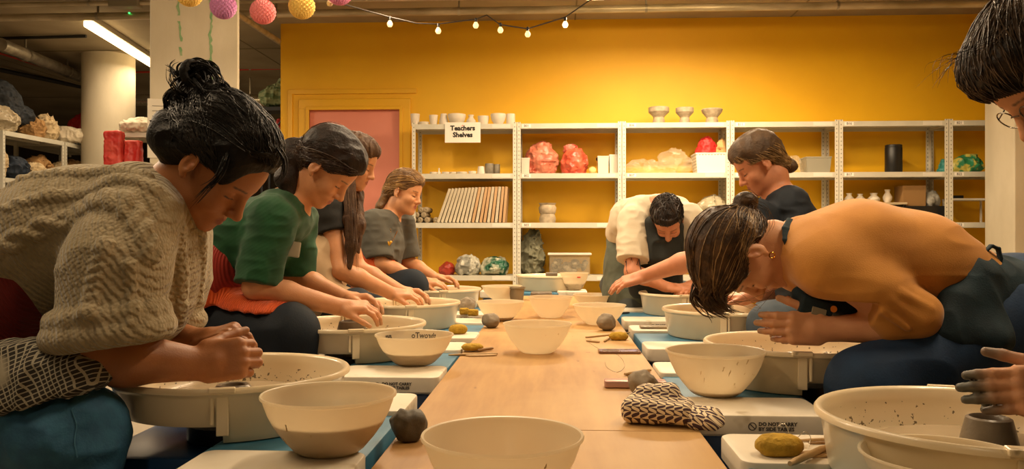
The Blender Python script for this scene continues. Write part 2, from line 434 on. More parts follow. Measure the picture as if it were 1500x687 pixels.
# ---- tube lights
WARM = (1.0, .76, .50)
def tube_light(a, b, label, power, vis=6.0, off=.0, size=.16):
    a = Vector(a); b = Vector(b); c = (a+b)/2; L = (b-a).length; rz = math.atan2(b.y-a.y, b.x-a.x)
    t = empty('tube_light', c, rz); tag(t, label, 'tube light')
    g = MB().box((-L/2-.03, -.055, .02), (L/2+.03, .055, .09), .01); g.build('housing', M('fixture_white', '#cfc8b8', .4), t)
    g = MB().box((-L/2, -.045, -.045), (L/2, .045, .022), .02, seg=3); g.build('diffuser', emis('tube_glow_%d' % vis, '#ffdca0', vis), t)
    for sx in (-1, 1): MB().tube([(sx*L*.42, 0, .08), (sx*L*.42, 0, H_CEIL-c.z)], .008).build('hanger', m_galv, t)
    if power:
        l = bpy.data.lights.new('tube_lamp', 'AREA'); l.shape = 'RECTANGLE'; l.size = L; l.size_y = size; l.energy = power; l.color = WARM
        lo = bpy.data.objects.new('tube_lamp', l); COL.objects.link(lo); lo.parent = t; lo.location = (0, 0, -.06)
    return t
tube_light(W(128, 42, 8.3), W(232, 91, 10.5), 'lit fluorescent tube light in the left aisle, the one in view', 30, 7)
tube_light((-.2, 3.0, 2.85), (-.2, 4.5, 2.85), 'tube light above the middle of the work tables', 48, 9)
tube_light((.25, 6.85, 2.90), (1.75, 6.85, 2.90), 'tube light running parallel to the yellow wall above the racks', 95, 18)
tube_light((1.5, 1.4, 2.85), (1.5, 2.9, 2.85), 'tube light over the right row of wheels near the front', 32, 12)
tube_light((-1.6, .6, 2.85), (-1.6, 2.1, 2.85), 'tube light over the left row of wheels near the front', 20, 12)
tube_light((1.9, 5.1, 2.85), (1.9, 6.5, 2.85), 'tube light over the right side in front of the racks', 70, 14)
tube_light((-1.2, 5.0, 2.85), (-1.2, 6.4, 2.85), 'tube light in front of the pink door', 36, 12)
tube_light((-.6, -2.2, 2.85), (-.6, -.7, 2.85), 'added fill light in tube form, unseen behind the camera above the near end of the tables', 9, 8)  # unseen lamp added as front fill
tube_light((-4.6, 4.6, 2.85), (-4.6, 6.1, 2.85), 'tube light in the left aisle before the racks', 90)
tube_light((-3.3, 2.4, 2.85), (-3.3, 3.9, 2.85), 'added fill tube, unseen, left of the work tables in front of the square column', 55)  # unseen lamp added to brighten the column face and the sweater's back
tube_light((-3.2, 12.6, 2.9), (-3.2, 14.2, 2.9), 'added far fill tube hidden behind the square column', 60)  # unseen lamp added to lift the far wall out of black
# ---- string lights
m_bulb = emis('bulb_glass', '#ffdf9e', .9); m_wire = M('cable_black', '#2a2119', .6)
bul = [(571, 33, 6.3), (642, 43, 6.35), (697, 35, 6.45), (733, 42, 6.5), (773, 48, 6.5), (828, 34, 6.3)]
wire = [(470, -6, 6.1), (500, 5, 6.15), (571, 25, 6.3), (610, 34, 6.35), (642, 35, 6.35), (697, 28, 6.45), (713, 22, 6.5), (733, 36, 6.5), (773, 42, 6.5), (828, 25, 6.3), (870, -4, 6.2), (900, -22, 6.1)]
tag(MB().tube([W(*q) for q in wire], .005, 6).build('light_string_cable', m_wire, None, True), 'drooping dark cable of the festoon lights below the ceiling', 'cable')
for i, (c, r, D) in enumerate(bul):
    lb = ['first bulb of the string from the left, above the pink door', 'second bulb from the left on the string, above the first rack', 'third bulb from the left on the string, close to the cable peak', 'fourth bulb from the left, just right of the cable peak', 'fifth bulb from the left, hanging lowest on the string', 'rightmost and brightest bulb of the string'][i]
    t = empty('festoon_bulb', W(c, r, D)); tag(t, lb, 'light bulb', 'festoon bulbs under the ceiling')
    MB().lathe([(0, -.035), (.014, -.032), (.022, -.018), (.022, -.006), (.012, .012), (.008, .018), (0, .018)], 14).build('glass_bulb', m_bulb if i < 5 else emis('bulb_bright', '#ffe6b0', 2.5), t, True)
    MB().lathe([(0, .014), (.011, .014), (.011, .042), (.006, .048), (0, .048)], 10).build('socket', m_dark, t, True)
# ---- honeycomb paper balls
def honey(c, r, D, px, colr, name, label):
    R = px/F_*D; pos = W(c, r, D)
    t = empty('paper_ball', pos); tag(t, label, 'paper ball', 'honeycomb paper balls near the ceiling')
    bm = bmesh.new(); nl = 22; seg = 20
    rr = random.Random(c)
    # honeycomb: leaves alternately pinched together
    for k in range(nl):
        for side in (0, 1):
            pass
    rows = 18; cols = 28; grid = []
    for i in range(rows+1):
        ph = PI*i/rows; row = []
        for kk in range(cols*2):
            th = 2*PI*kk/(cols*2)
            q = R*(1+.05*(1 if (kk+2*(i % 2)) % 4 < 2 else -1.6)) if 0 < i < rows else R*.93
            row.append(bm.verts.new((q*math.sin(ph)*math.cos(th), q*math.sin(ph)*math.sin(th), q*math.cos(ph)*.97)))
        grid.append(row)
    for i in range(rows):
        for kk in range(cols*2):
            bm.faces.new((grid[i][kk], grid[i][(kk+1) % (cols*2)], grid[i+1][(kk+1) % (cols*2)], grid[i+1][kk]))
    me = bpy.data.meshes.new('honeycomb'); bm.to_mesh(me); bm.free()
    link('honeycomb', me, M(name, colr, .8, sss=.0), t)
    MB().tube([(0, 0, R*.95), (0, 0, R+.05)], .002, 5).build('hanging_loop', m_wire, t)
honey(277, -10, 5.2, 19, '#ecc96a', 'tissue_yellow', 'yellow honeycomb paper ball mostly cut off above the square column')
honey(327, 9, 5.2, 18.5, '#c886b8', 'tissue_lilac', 'lilac honeycomb paper ball in front of the square column')
honey(385, 17, 5.2, 18, '#f08f92', 'tissue_pink', 'pink honeycomb paper ball just right of the square column')
honey(442, 9, 5.2, 18.5, '#f0cd6c', 'tissue_yellow', 'pale yellow honeycomb paper ball at the corner of the yellow wall')
honey(497, -12, 5.2, 19, '#e294b8', 'tissue_rose', 'rose honeycomb paper ball cut by the top edge, rightmost')
tag(MB().tube([W(250, -24, 5.2), W(327, -10, 5.2), W(385, -3, 5.2), W(442, -8, 5.2), W(482, -4, 5.2), W(520, -20, 5.2)], .003, 6).build('paper_ball_string', M('ribbon_yellow', '#c6b35a', .6), None, True), 'thin yellow string that carries the paper balls', 'string')
lb = empty('festoon_bulb', W(483, 4, 5.3)); tag(lb, 'clear unlit bulb between the yellow and the rose paper ball', 'light bulb')
MB().lathe([(0, -.024), (.014, -.02), (.021, -.004), (.014, .014), (0, .02)], 14).build('glass_bulb', M('clear_bulb', '#d8c9a4', .15), lb, True)
# ------------------------------------------------------------------ RACKS ALONG THE YELLOW WALL
LV = [1.985, 1.495, 1.01, .49, .06]
def rack_unit(w_, dep, levels, lipn=.05):
    t = empty('storage_rack', (0, 0, 0))
    for sx in (0, 1):
        for y, nm in ((0, 'f'), (dep, 'b')):
            s = MB(); x0 = 0 if sx == 0 else w_; dr = 1 if sx == 0 else -1
            s.box((min(x0, x0+dr*.003)-x0-dr*.018, (0 if nm == 'f' else -.035), 0), (max(x0, x0+dr*.003)-x0-dr*.018, (.035 if nm == 'f' else 0), 2.0))
            s.box((-.0175, -.0015, 0), (.0175, .0015, 2.0), 0)
            o = s.build('upright', m_upr, t); o.location = (x0+dr*.018, y, 0)
    for z in levels:
        s = MB(); s.box((.004, .006, z-.008), (w_-.004, dep-.006, z-.001))
        s.box((.03, -.004, z-lipn), (w_-.03, .006, z)); s.box((.03, dep-.006, z-lipn), (w_-.03, dep+.002, z)); s.box((.003, .02, z-lipn), (.008, dep-.02, z)); s.box((w_-.008, .02, z-lipn), (w_-.003, dep-.02, z))
        s.box((.03, dep/2-.02, z-.035), (w_-.03, dep/2+.02, z-.008))
        s.build('shelf', m_rack, t)
    return t
ucols = [603, 757, 911, 1070, 1229, 1390, 1552]
uxs = [XY(c, YS) for c in ucols]
rl = ['grey metal rack with the Teachers Shelves sign, beside the pink door', 'grey metal rack with two red bags on its upper shelf', 'grey metal rack with three goblets on top', 'grey metal rack with the grey tub, behind the leaning potter in dark blue', 'grey metal rack holding the black canister', 'grey metal rack at the right end holding the green bag']
for i in range(6):
    wd = uxs[i+1]-uxs[i]-.006
    t = rack_unit(wd, .40, LV); t.location = (uxs[i]+.003, YS, 0); tag(t, rl[i], 'storage rack', 'racks along the yellow wall')
    sh = [c for c in t.children if c.name.startswith('shelf')]
    labs = {1: ['B01', 'B02', 'B03', 'B04'], 2: ['B06', 'B07', 'B08', 'B09'], 3: ['B11', 'B12', 'B13', 'B14'], 4: ['B16', 'B17', 'B18', 'B19'], 5: ['B21', 'B22', 'B23', 'B24']}.get(i)
    for k in range(4):
        z = LV[k]
        if labs:
            o = MB().box((.05, -.0065, z-.04), (.135, -.004, z-.008)).build('shelf_label', m_paper, sh[k])
            text_obj('shelf_code', labs[k], .032, (.092, -.0072, z-.024), m_inkgrey, o, bold=.0006)
        o = MB().box((wd-.24, -.0062, z-.043), (wd-.06, -.004, z-.006)).build('blank_label', M('label_cream', '#d9d4c6', .7), sh[k])
# sign
sg = empty('shelf_sign', (XY(678, YS)-.0, YS-.012, 1.90)); tag(sg, 'white Teachers Shelves sign hung on the top shelf of the first rack', 'sign')
sw = (XY(704, YS)-XY(652, YS))
MB().box((-sw/2, -.002, -.10), (sw/2, 0, .10)).build('sign_board', m_paper, sg)
text_obj('sign_lettering', 'Teachers\nShelves', .066, (0, -.003, .008), m_ink, sg, bold=.0028)
text_obj('sign_symbol', '*', .05, (0, -.003, .052), M('pink_ink', '#d98a7c', .7), sg, bold=.002)
# ---- shelf contents helpers
m_cer = M('bisque_ceramic', '#e6dccb', .7, col2='#ddd1bd', nscale=8)
m_cerg = M('glazed_grey_ceramic', '#8f8674', .45, col2='#6f6759', nscale=18)
m_stone = M('stoneware_beige', '#b8a68a', .7, col2='#9a8a70', nscale=22)
def pot(c, Y, z, prof, h, w_, mat, name, label, cat, group=None, dy=.2):
    """prof: list of (r 0-1 of half width, z 0-1), outer shape; the inside is hollowed"""
    R = w_/2/F_*Y; Hh = h/F_*Y
    out = [(r*R, q*Hh) for r, q in prof]
    inn = [(max(r-.004, .003), max(q, .008)) for r, q in out[::-1]]; inn[0] = (out[-1][0]-.004, out[-1][1])
    inn[-1] = (.001, .008)
    o = MB().lathe([(.001, 0)]+out+inn, 28, cap=False).build(name, mat, None, True)
    o.location = (XY(c, Y+0), Y, z); tag(o, label, cat, group); return o
CUP = [(.72, 0), (.78, .1), (.92, .6), (1, 1)]; BOWL = [(.42, 0), (.5, .08), (.85, .45), (1, .85), (.97, 1)]
VASE = [(.55, 0), (.95, .25), (1, .45), (.55, .72), (.45, .8), (.62, 1)]; CYL = [(.92, 0), (1, .05), (1, .9), (.97, 1)]; DISH = [(.7, 0), (.95, .4), (1, 1)]
GOB = [(.55, 0), (.58, .2), (.5, .4), (.62, .5), (1, .72), (1, .97), (.93, 1)]
Yp = YS+.14
ztop = LV[0]
tops = [(608, CUP, 18, 14, 'tapered white cup, leftmost on top of the first rack', 'cup'), (621, DISH, 6, 15, 'low white dish between cups on top of the first rack', 'dish'), (635, CUP, 16, 13, 'white beaker left of the white sign top', 'cup'),
 (650, [(.8, 0), (1, .3), (.75, .7), (.65, 1)], 18, 14, 'white jug standing just above the sign edge', 'jug'), (669, BOWL, 17, 27, 'large white bowl standing above the sign', 'bowl'), (690, VASE, 16, 14, 'small round necked white vase right of the sign', 'vase'),
 (708, CUP, 14, 17, 'wide white tumbler between vase and bowl', 'cup'), (730, BOWL, 17, 23, 'footed white bowl near the right end of the first rack top', 'bowl'), (748, CYL, 17, 13, 'straight white cylinder cup, rightmost on the first rack top', 'cup'),
 (965, GOB, 25, 30, 'left goblet of the three on top of the third rack', 'goblet'), (1003, GOB, 24, 26, 'middle goblet of the three, slightly narrower', 'goblet'), (1043, [(.6, 0), (.55, .3), (.5, .42), (.9, .75), (1, .93), (.92, 1)], 22, 31, 'right goblet of the three with the darkest rim', 'goblet')]
for c, pr, h, w_, lb, cat in tops:
    pot(c, Yp, ztop, pr, h, w_, m_stone if c > 900 else m_cer, {'jug': 'pottery_jug', 'vase': 'pottery_vase', 'bowl': 'pottery_bowl', 'dish': 'pottery_dish', 'goblet': 'stoneware_goblet'}.get(cat, 'pottery_cup'), lb, cat, 'goblets on the third rack' if c > 900 else 'white pots on top of the first rack')
z2 = LV[1]
for c, pr, h, w_, mt, lb, cat in [(635, DISH, 4, 11, m_cer, 'tiny flat test dish, leftmost on the second shelf under the sign', 'dish'), (643, [(.9, 0), (1, .3), (.3, .5), (.35, .95), (.2, 1)], 10, 6, m_cer, 'tiny white bud vase among the test dishes', 'vase'), (653, DISH, 4, 12, m_cer, 'flat test dish right of the tiny bud vase', 'dish'), (664, DISH, 4, 10, m_cer, 'smallest flat test dish in the middle of the row', 'dish'), (677, DISH, 4, 16, m_cer, 'widest flat test dish in the row', 'dish'), (692, DISH, 5, 12, m_cer, 'test dish just left of the white tapered beaker', 'dish'), (705, [(1, 0), (.95, .2), (.72, 1)], 12, 13, m_cer, 'white beaker upside down beside the grey striped cups', 'cup'), (717, CYL, 16, 13, m_cerg, 'larger grey striped cup on the second shelf', 'cup'), (728, CYL, 15, 9, m_cerg, 'narrow grey striped cup at the end of the row', 'cup')]:
    pot(c, Yp, z2, pr, h, w_, mt, {'vase': 'pottery_vase', 'dish': 'test_dish'}.get(cat, 'pottery_cup'), lb, cat, 'small pots on the second shelf under the sign')
pot(802, Yp, LV[2], [(.85, 0), (.95, .2), (.8, .45), (.92, .5), (1, .75), (.85, .9), (1, 1)], 29, 26, m_stone, 'stacked_pot', 'pair of beige pots joined rim to rim on the middle shelf of the second rack', 'pot')
# ware boards leaning in a row
m_board = M('ware_board', '#b9ac92', .75, col2='#cbbfa6', nscale=5); m_board2 = M('ware_board_warm', '#c4a076', .7, col2='#b8946a', nscale=5)
zb = LV[2]
for i in range(18):
    x = XY(645+i*5.55, YS+.2); lean = .34-.0155*i; hh = 53/F_*YS
    o = MB().box((-.0135, -.165, 0), (.0135, .165, hh), .003).build('ware_board', m_board2 if i in (9, 11, 12, 14, 16, 17) else m_board)
    o.location = (x, YS+.2, zb+.004); o.rotation_euler = (0, lean, 0)
    pos = 'leftmost ware board of the leaning row' if i == 0 else ('rightmost ware board of the row, almost upright' if i == 17 else None)
    tag(o, pos or ('grey beige ware board in the more tilted left half of the leaning row' if i < 9 else 'ware board in the steeper right half of the leaning row'), 'board', 'tilted ware boards in the left half' if i < 9 else 'steep ware boards in the right half')
# rolled bundles left of the boards
m_roll = M('rolled_cloth', '#a8977a', .8, col2='#8d7d62', nscale=20)
k = 0
for row, cs in enumerate([(609, 618, 628), (613, 623, 641), (619, 626)]):
    for c in cs:
        z = LV[2]+.03+row*.05
        if c == 641: z = LV[2]+.03
        o = MB().lathe([(.001, -.15), (.02, -.15), (.029, -.14), (.030, 0), (.028, .14), (.012, .15), (.001, .143)], 16).build('clay_roll', m_roll, None, True)
        o.location = (XY(c, YS+.16), YS+.19, z); o.rotation_euler = (PI/2, 0, 0)
        tag(o, 'beige rolled bundle in the little pyramid left of the ware boards', 'roll', 'rolled bundles beside the ware boards')
        if c == 641: o['label'] = 'single beige roll lying against the foot of the first ware board'; del o['group']
# ---- crumpled things
def lump(name, blobs, h_, mat, label, cat, amp=.012, sc=14, seed=0, flat=None, parent=None, group=None):
    s = SDF(h_*.62)
    for c, r in blobs: s.ell(c, r, k=.03)
    s.disp.append(folds(amp*1.5, sc*.8, seed)); s.disp.append(folds(amp*.9, sc*1.9, seed+3)); s.disp.append(folds(amp*.35, sc*4.2, seed+5))
    if flat is not None: s.box((blobs[0][0][0], blobs[0][0][1], flat-.5), (3, 3, .5), rd=0, k=.004, op='sub')
    o = s.mesh(name, mat, parent)
    if label: tag(o, label, cat, group)
    return o
def shelf_lump(c0, c1, r0, r1, Y, name, mat, label, cat, zf, depth=.14, **k):
    c = (c0+c1)/2; x = XY(c, Y); wx = (XY(c1, Y)-XY(c0, Y))/2; zt = CAMZ+(HZ-r0)/F_*Y; hz = (zt-zf)
    return lump(name, [((x, Y, zf+hz*.42), (wx, depth, hz*.58)), ((x-wx*.25, Y, zf+hz*.3), (wx*.7, depth*.9, hz*.42)), ((x+wx*.2, Y, zf+hz*.6), (wx*.5, depth*.7, hz*.4))], .012, mat, label, cat, flat=zf+.001, **k)
def film(name, col, a=.35):
    def f(t):
        t.b.inputs['Alpha'].default_value = a
    return M(name, col, .18, bump=.5, bscale=18, fn=f)
m_redbag = M('red_plastic', '#c4452f', .3, col2='#d9694c', nscale=10, bump=.5, bscale=20); m_pinkbag = M('pink_dusty_plastic', '#c98468', .4, col2='#c05a42', nscale=9, bump=.5, bscale=20)
m_clear = film('clear_film', '#e8dcc4', .20); m_grey = M('grey_cloth', '#8f8a7c', .85, bump=.3, bscale=30)
zz = LV[1]
shelf_lump(770, 817, 209, 248, YS+.2, 'plastic_bag', m_pinkbag, 'dusty pink plastic bag on the upper shelf of the second rack', 'bag', zz, seed=1)
o = shelf_lump(822, 861, 218, 248, YS+.2, 'plastic_bag', m_redbag, 'bright red knotted bag right of the dusty pink bag', 'bag', zz, seed=2)
lump('bag_neck', [((XY(836, YS+.2), YS+.2, zz+.24), (.075, .05, .06)), ((XY(842, YS+.2), YS+.2, zz+.19), (.05, .04, .06))], .01, M('red_white_plastic', '#d88a76', .35, col2='#b8402c', nscale=22), None, None, seed=5, amp=.014, parent=o)
def tub(c0, c1, r0, Y, z, mat, name, label, cat, d=.14, taper=.9, rim=.006):
    x0, x1 = XY(c0, Y), XY(c1, Y); h = CAMZ+(HZ-r0)/F_*Y-z; cx = (x0+x1)/2; hx = (x1-x0)/2
    bm = bmesh.new(); rings = []
    for s_, q, ins in ((taper, 0, 0), (1, h-.015, 0), (1.03, h-.012, 0), (1.03, h, 0), (.96, h, 0), (taper*.93, .01, 0)):
        rings.append([bm.verts.new((sx*hx*s_, sy*d*s_, q)) for sx, sy in ((-1, -1), (1, -1), (1, 1), (-1, 1))])
    for a, b in zip(rings, rings[1:]):
        for i in range(4): bm.faces.new((a[i], a[(i+1) % 4], b[(i+1) % 4], b[i]))
    bm.faces.new(rings[0][::-1]); bm.faces.new(rings[-1])
    me = bpy.data.meshes.new(name); bm.to_mesh(me); bm.free(); o = link(name, me, mat); o.location = (cx, Y, z); tag(o, label, cat); return o
m_wpl = M('white_plastic_tub', '#d6cfbf', .4); m_gpl = M('grey_plastic_tub', '#96917f', .5)
tub(764, 776, 232, YS+.15, zz, m_wpl, 'plastic_tub', 'small white tub left of the dusty pink bag', 'tub', .07)
lump('sponge', [((XY(868, YS+.1), YS+.1, zz+.035), (.035, .03, .035))], .008, M('pale_sponge', '#d9c37c', .9), 'small pale yellow sponge right of the red bag', 'sponge', amp=.003)
tub(875, 891, 230, YS+.15, zz, m_wpl, 'plastic_tub', 'left white tub of the pair at the end of the second rack', 'tub', .08)
tub(892, 904, 228, YS+.15, zz, m_wpl, 'plastic_tub', 'right white tub of the pair at the end of the second rack', 'tub', .08)
lump('paint_brush_bundle', [((XY(878, YS+.15), YS+.15, zz+.15), (.03, .02, .03))], .008, m_dark, 'dark bristles poking out of the left white tub of the pair', 'brush', amp=.006)
xf = lambda c: XY(c, YS+.2)
lump('clear_plastic_sheet', [((xf(968), YS+.2, zz+.05), (.33, .14, .075)), ((xf(985), YS+.2, zz+.12), (.14, .10, .13)), ((xf(940), YS+.2, zz+.07), (.16, .1, .06)), ((xf(1003), YS+.2, zz+.08), (.10, .09, .08))], .010, m_clear, 'heap of clear plastic film on the upper shelf of the third rack', 'plastic sheet', flat=zz+.001, seed=7, amp=.020, sc=9)
# perforated basket with a red bag
def holesb(t):
    v = t.new('ShaderNodeTexVoronoi', Scale=34.); v.inputs['Randomness'].default_value = 0; t.link(t.vec, v.inputs['Vector'])
    r = t.new('ShaderNodeValToRGB'); r.color_ramp.elements[0].position = .28; r.color_ramp.elements[1].position = .34; r.color_ramp.elements[0].color = srgb('#8d7a5c'); r.color_ramp.elements[1].color = srgb('#e9e3d6')
    t.link(v.outputs['Distance'], r.inputs['Fac']); t.link(r.outputs['Color'], t.b.inputs['Base Color'])
bk = tub(1016, 1062, 227, YS+.17, zz, M('perforated_white', '#e9e3d6', .5, fn=holesb), 'basket', 'white perforated basket with a red bundle in it', 'basket')
shelf_lump(1019, 1052, 203, 230, YS+.17, 'cloth_bundle', M('crimson_cloth', '#c62a26', .6), 'bright red bundle sitting in the white basket', 'bundle', zz+.11, seed=11, depth=.08)
shelf_lump(1050, 1063, 206, 230, YS+.15, 'cloth_bundle', M('tan_cloth', '#c49a62', .8), 'small tan bundle at the right end of the white basket', 'bundle', zz+.1, seed=12, depth=.06)
shelf_lump(1022, 1064, 288, 306, YS+.2, 'plastic_bag', M('grey_film', '#a49a80', .3, bump=.5, bscale=20), 'grey crumpled bag above the pale sacks of the third rack', 'bag', LV[2]+.10, seed=13)
shelf_lump(1008, 1066, 303, 328, YS+.2, 'sack', M('pale_sack', '#b6a888', .7, bump=.4, bscale=20), 'pale sack on the middle shelf behind the bent man', 'sack', LV[2], seed=14)
tub(1176, 1212, 233, YS+.18, zz, m_gpl, 'plastic_tub', 'grey tub on the upper shelf of the fourth rack', 'tub', .12)
shelf_lump(1148, 1176, 232, 247, YS+.2, 'clear_plastic_sheet', m_clear, 'small wad of clear film left of the grey tub', 'plastic sheet', zz, seed=15)
# black canister
cn = empty('canister', (XY(1309, YS+.15), YS+.15, zz)); tag(cn, 'tall matt black canister on the upper shelf of the fifth rack', 'canister')
MB().lathe([(.001, 0), (.075, 0), (.08, .006), (.08, .245), (.076, .252), (.001, .252)], 32).build('canister_body', m_dark, cn, True)
MB().lathe([(.001, .252), (.078, .252), (.078, .272), (.07, .276), (.001, .276)], 32).build('canister_lid', m_dark, cn, True)
shelf_lump(1396, 1440, 230, 247, YS+.18, 'plastic_bag', M('green_bag', '#2f8a5c', .4, col2='#d3c65c', nscale=14, contrast=(.5, .6)), 'green and yellow food bag on the rightmost rack', 'bag', zz, seed=17, depth=.09)
shelf_lump(1376, 1388, 238, 248, YS+.2, 'plastic_bag', M('teal_bag', '#2d7d76', .4), 'small teal bag between the fifth and sixth rack', 'bag', zz, seed=18, depth=.06)
# fifth rack, middle: inner board on a black crate, vases, box, papers
z3 = LV[2]
ib = empty('display_riser', (XY(1290, YS+.2), YS+.2, z3)); tag(ib, 'pale shelf riser on black legs on the middle shelf of the fifth rack', 'riser')
MB().box((-.34, -.14, .175), (.2, .14, .195), .002).build('riser_board', M('pale_wood', '#b7a482', .7), ib)
for sx in (-.32, .18): MB().box((sx-.01, -.13, 0), (sx+.01, .13, .175)).build('riser_leg', m_dark, ib)
for c, w_, h, lb in ((1244, 13, 14, 'shadowed vase nearest the left end of the riser'), (1260, 13, 13, 'second shadowed vase on the riser'), (1280, 17, 14, 'round bodied vase, third on the riser'), (1300, 13, 19, 'tallest vase on the riser, beside the cardboard box')):
    pot(c, YS+.2, z3+.195, VASE, h, w_, m_cer, 'pottery_vase', lb, 'vase', 'vases on the riser')
bx = empty('cardboard_box', (XY(1333, YS+.2), YS+.2, z3+.16)); tag(bx, 'brown cardboard box beside the vases on the fifth rack', 'box')
MB().box((-.11, -.1, 0), (.11, .1, .2), .003).build('carton', M('cardboard', '#8d6a3c', .8), bx)
MB().box((-.11, -.012, .2), (.11, .012, .2015)).build('tape', M('tape_brown', '#a8895a', .3), bx)
ct = empty('crate', (XY(1345, YS+.2), YS+.2, z3)); tag(ct, 'black crate under the cardboard box on the fifth rack', 'crate')
MB().box((-.2, -.13, 0), (.24, .13, .16), .006).build('crate_body', m_dark, ct)
shelf_lump(1352, 1378, 283, 300, YS+.18, 'newspaper_bundle', M('grey_paper_bundle', '#9d9a90', .7, bump=.4), 'crumpled grey paper on the black crate', 'paper', z3+.16, seed=21, depth=.08)
for a_, b_, lb in ((1345, 1362, 'white folded paper tucked in front of the black crate'), (1363, 1380, 'white paper packet at the right end of the middle shelf')):
    o = MB().box((-.05, -.05, 0), (.05, .05, .025), .006).build('paper_packet', m_paper); o.location = (XY((a_+b_)/2, YS+.045), YS+.03, z3+.001); o.rotation_euler = (0, -.12, .2); tag(o, lb, 'paper')
fs = empty('small_stand', (XY(1420, YS+.2), YS+.2, z3)); tag(fs, 'white open frame stand on the middle shelf of the rightmost rack', 'stand')
MB().box((-.22, -.09, .215), (.16, .09, .235), .002).build('stand_top', m_wpl, fs)
for sx in (-.21, .15):
    for sy in (-.08, .08): MB().box((sx-.008, sy-.008, 0), (sx+.008, sy+.008, .215)).build('stand_leg', m_wpl, fs)
o = MB().box((-.05, -.03, 0), (.05, .03, .03), .004).build('tape_dispenser', m_dark); o.location = (XY(1402, YS+.2), YS+.2, z3+.236); tag(o, 'small black block lying on the white frame stand', 'block')
# bottom shelf items
z4 = LV[3]
shelf_lump(645, 665, 384, 403, YS+.15, 'plastic_bag', M('dark_red_bag', '#9c3322', .4, bump=.4), 'small dark red bag on the low shelf, leftmost of three', 'bag', z4, seed=31, depth=.08)
shelf_lump(668, 703, 374, 403, YS+.15, 'clay_bag', M('white_bag_print', '#b9b6a6', .5, col2='#7d7c70', nscale=12, contrast=(.45, .55)), 'grey and white twisted clay bag, middle of three on the low shelf', 'bag', z4, seed=32)
shelf_lump(705, 746, 376, 403, YS+.15, 'clay_bag', M('green_bag_print', '#1f5a40', .4, col2='#b9b8a0', nscale=9, contrast=(.45, .56)), 'green and white twisted clay bag, right of three on the low shelf', 'bag', z4, seed=33)
shelf_lump(762, 798, 338, 403, YS+.22, 'cloth_bundle', M('grey_green_smear', '#6f6e58', .8, bump=.4, bscale=25), 'tall grey green stand-in for a motion-blurred smear at the left of the second rack', 'bundle', z4, seed=34, amp=.02, depth=.12)  # stands in for a blurred smear, likely a moving person, not a real bundle
def clr(t): t.b.inputs['Alpha'].default_value = .28
sb = empty('storage_box', (XY(834, YS+.15), YS+.15, z4)); tag(sb, 'translucent storage box with a lid and clutter on the low shelf of the second rack', 'box')
MB().box((-.2, -.13, 0), (.2, .13, .2), .012).build('box_body', M('clear_box', '#cfc6ae', .25, fn=clr), sb)
MB().box((-.215, -.145, .2), (.215, .145, .222), .006).build('box_lid', m_wpl, sb)
s = SDF(.012); rr = random.Random(3)
for i in range(22): s.ell((rr.uniform(-.16, .16), rr.uniform(-.09, .09), rr.uniform(.04, .14)), (rr.uniform(.015, .05), .03, rr.uniform(.012, .04)), k=.005)
s.mesh('box_contents', M('clutter', '#a89878', .7, col2='#5f5340', nscale=18), sb)

# ------------------------------------------------------------------ LEFT AISLE RACKS
XA = W(0, 190, 8.67).x; 
ya, yb, yc = 8.55, 9.72, 10.95
ll = ['front bay of the left aisle racks, under the black jacket', 'rear bay of the left aisle racks, near the round column']
LV2 = [2.0, 1.5, 1.02, .54, .06]
a0, b0, c0 = W(4, 190, 8.67), W(96, 206, 9.75), W(158, 222, 10.9)
for i, (p0, p1) in enumerate(((a0, b0), (b0, c0))):
    d = (p1-p0); L = math.hypot(d.x, d.y); t = rack_unit(L-.03, .6, LV2); t.location = (p0.x, p0.y, 0); t.rotation_euler = (0, 0, math.atan2(d.y, d.x)); tag(t, ll[i], 'storage rack', 'racks in the left aisle')
q0 = W(168, 190, 8.9); t = rack_unit(1.05, .5, [2.0, 1.5, 1.02, .54, .06]); t.location = (q0.x, q0.y, 0); tag(t, 'grey rack in front of the round column with red bags hanging at its side', 'storage rack')
ax_ = (b0-a0); ax_.z = 0; ax_ = ax_.normalized(); nx_ = Vector((-ax_.y, ax_.x, 0))
def lsh(u, off, z, rr, nm, mat, label, cat, seed, base=None, tilt=0, extra=None, amp=.012):
    """u metres along the left racks from the front upright, off metres behind the front edge"""
    c = a0+ax_*u+nx_*off; R_ = Vector(rr)
    c = Vector((c.x, c.y, z+R_.z*.86)); bl = [((c.x, c.y, c.z), tuple(R_))]
    for e_ in (extra or []): bl.append(((c.x+ax_.x*e_[0], c.y+ax_.y*e_[0], c.z+e_[1]), e_[2]))
    return lump(nm, bl, .014, mat, label, cat, seed=seed, flat=z+.001, amp=amp)
m_bk = M('black_fabric', '#16181c', .8, col2='#232a33', nscale=12, bump=.3); m_cv = M('canvas_cream', '#c9b48e', .85, col2='#b59e77', nscale=12, bump=.3); m_nb = M('navy_fabric', '#1c2a3c', .8, col2='#16202e', nscale=12); m_rd = M('red_fabric', '#b8231d', .6, col2='#9e1a16', nscale=8); m_tn = M('tan_fabric', '#a98250', .85, col2='#8d6a3e', nscale=10)
TT = 2.0
lsh(.15, .25, TT, (.25, .30, .16), 'clear_plastic_bag', film('clear_bag_film', '#d8c8a8', .6), 'crinkled clear plastic bag at the front of the left rack top', 'bag', 51, amp=.02)
lsh(.0, .35, TT+.0, (.22, .22, .24), 'canvas_bag', m_cv, 'cream canvas bag behind the crinkled clear bag', 'bag', 52)
lsh(.42, .40, TT, (.28, .28, .34), 'jacket', m_bk, 'black jacket heaped highest on the left rack top', 'jacket', 53, extra=[(.22, -.06, (.3, .2, .16)), (.42, -.12, (.22, .16, .10))])
lsh(.72, .18, TT, (.14, .14, .13), 'cloth_bag', m_tn, 'tan cloth bag below the black jacket', 'bag', 54, amp=.02)
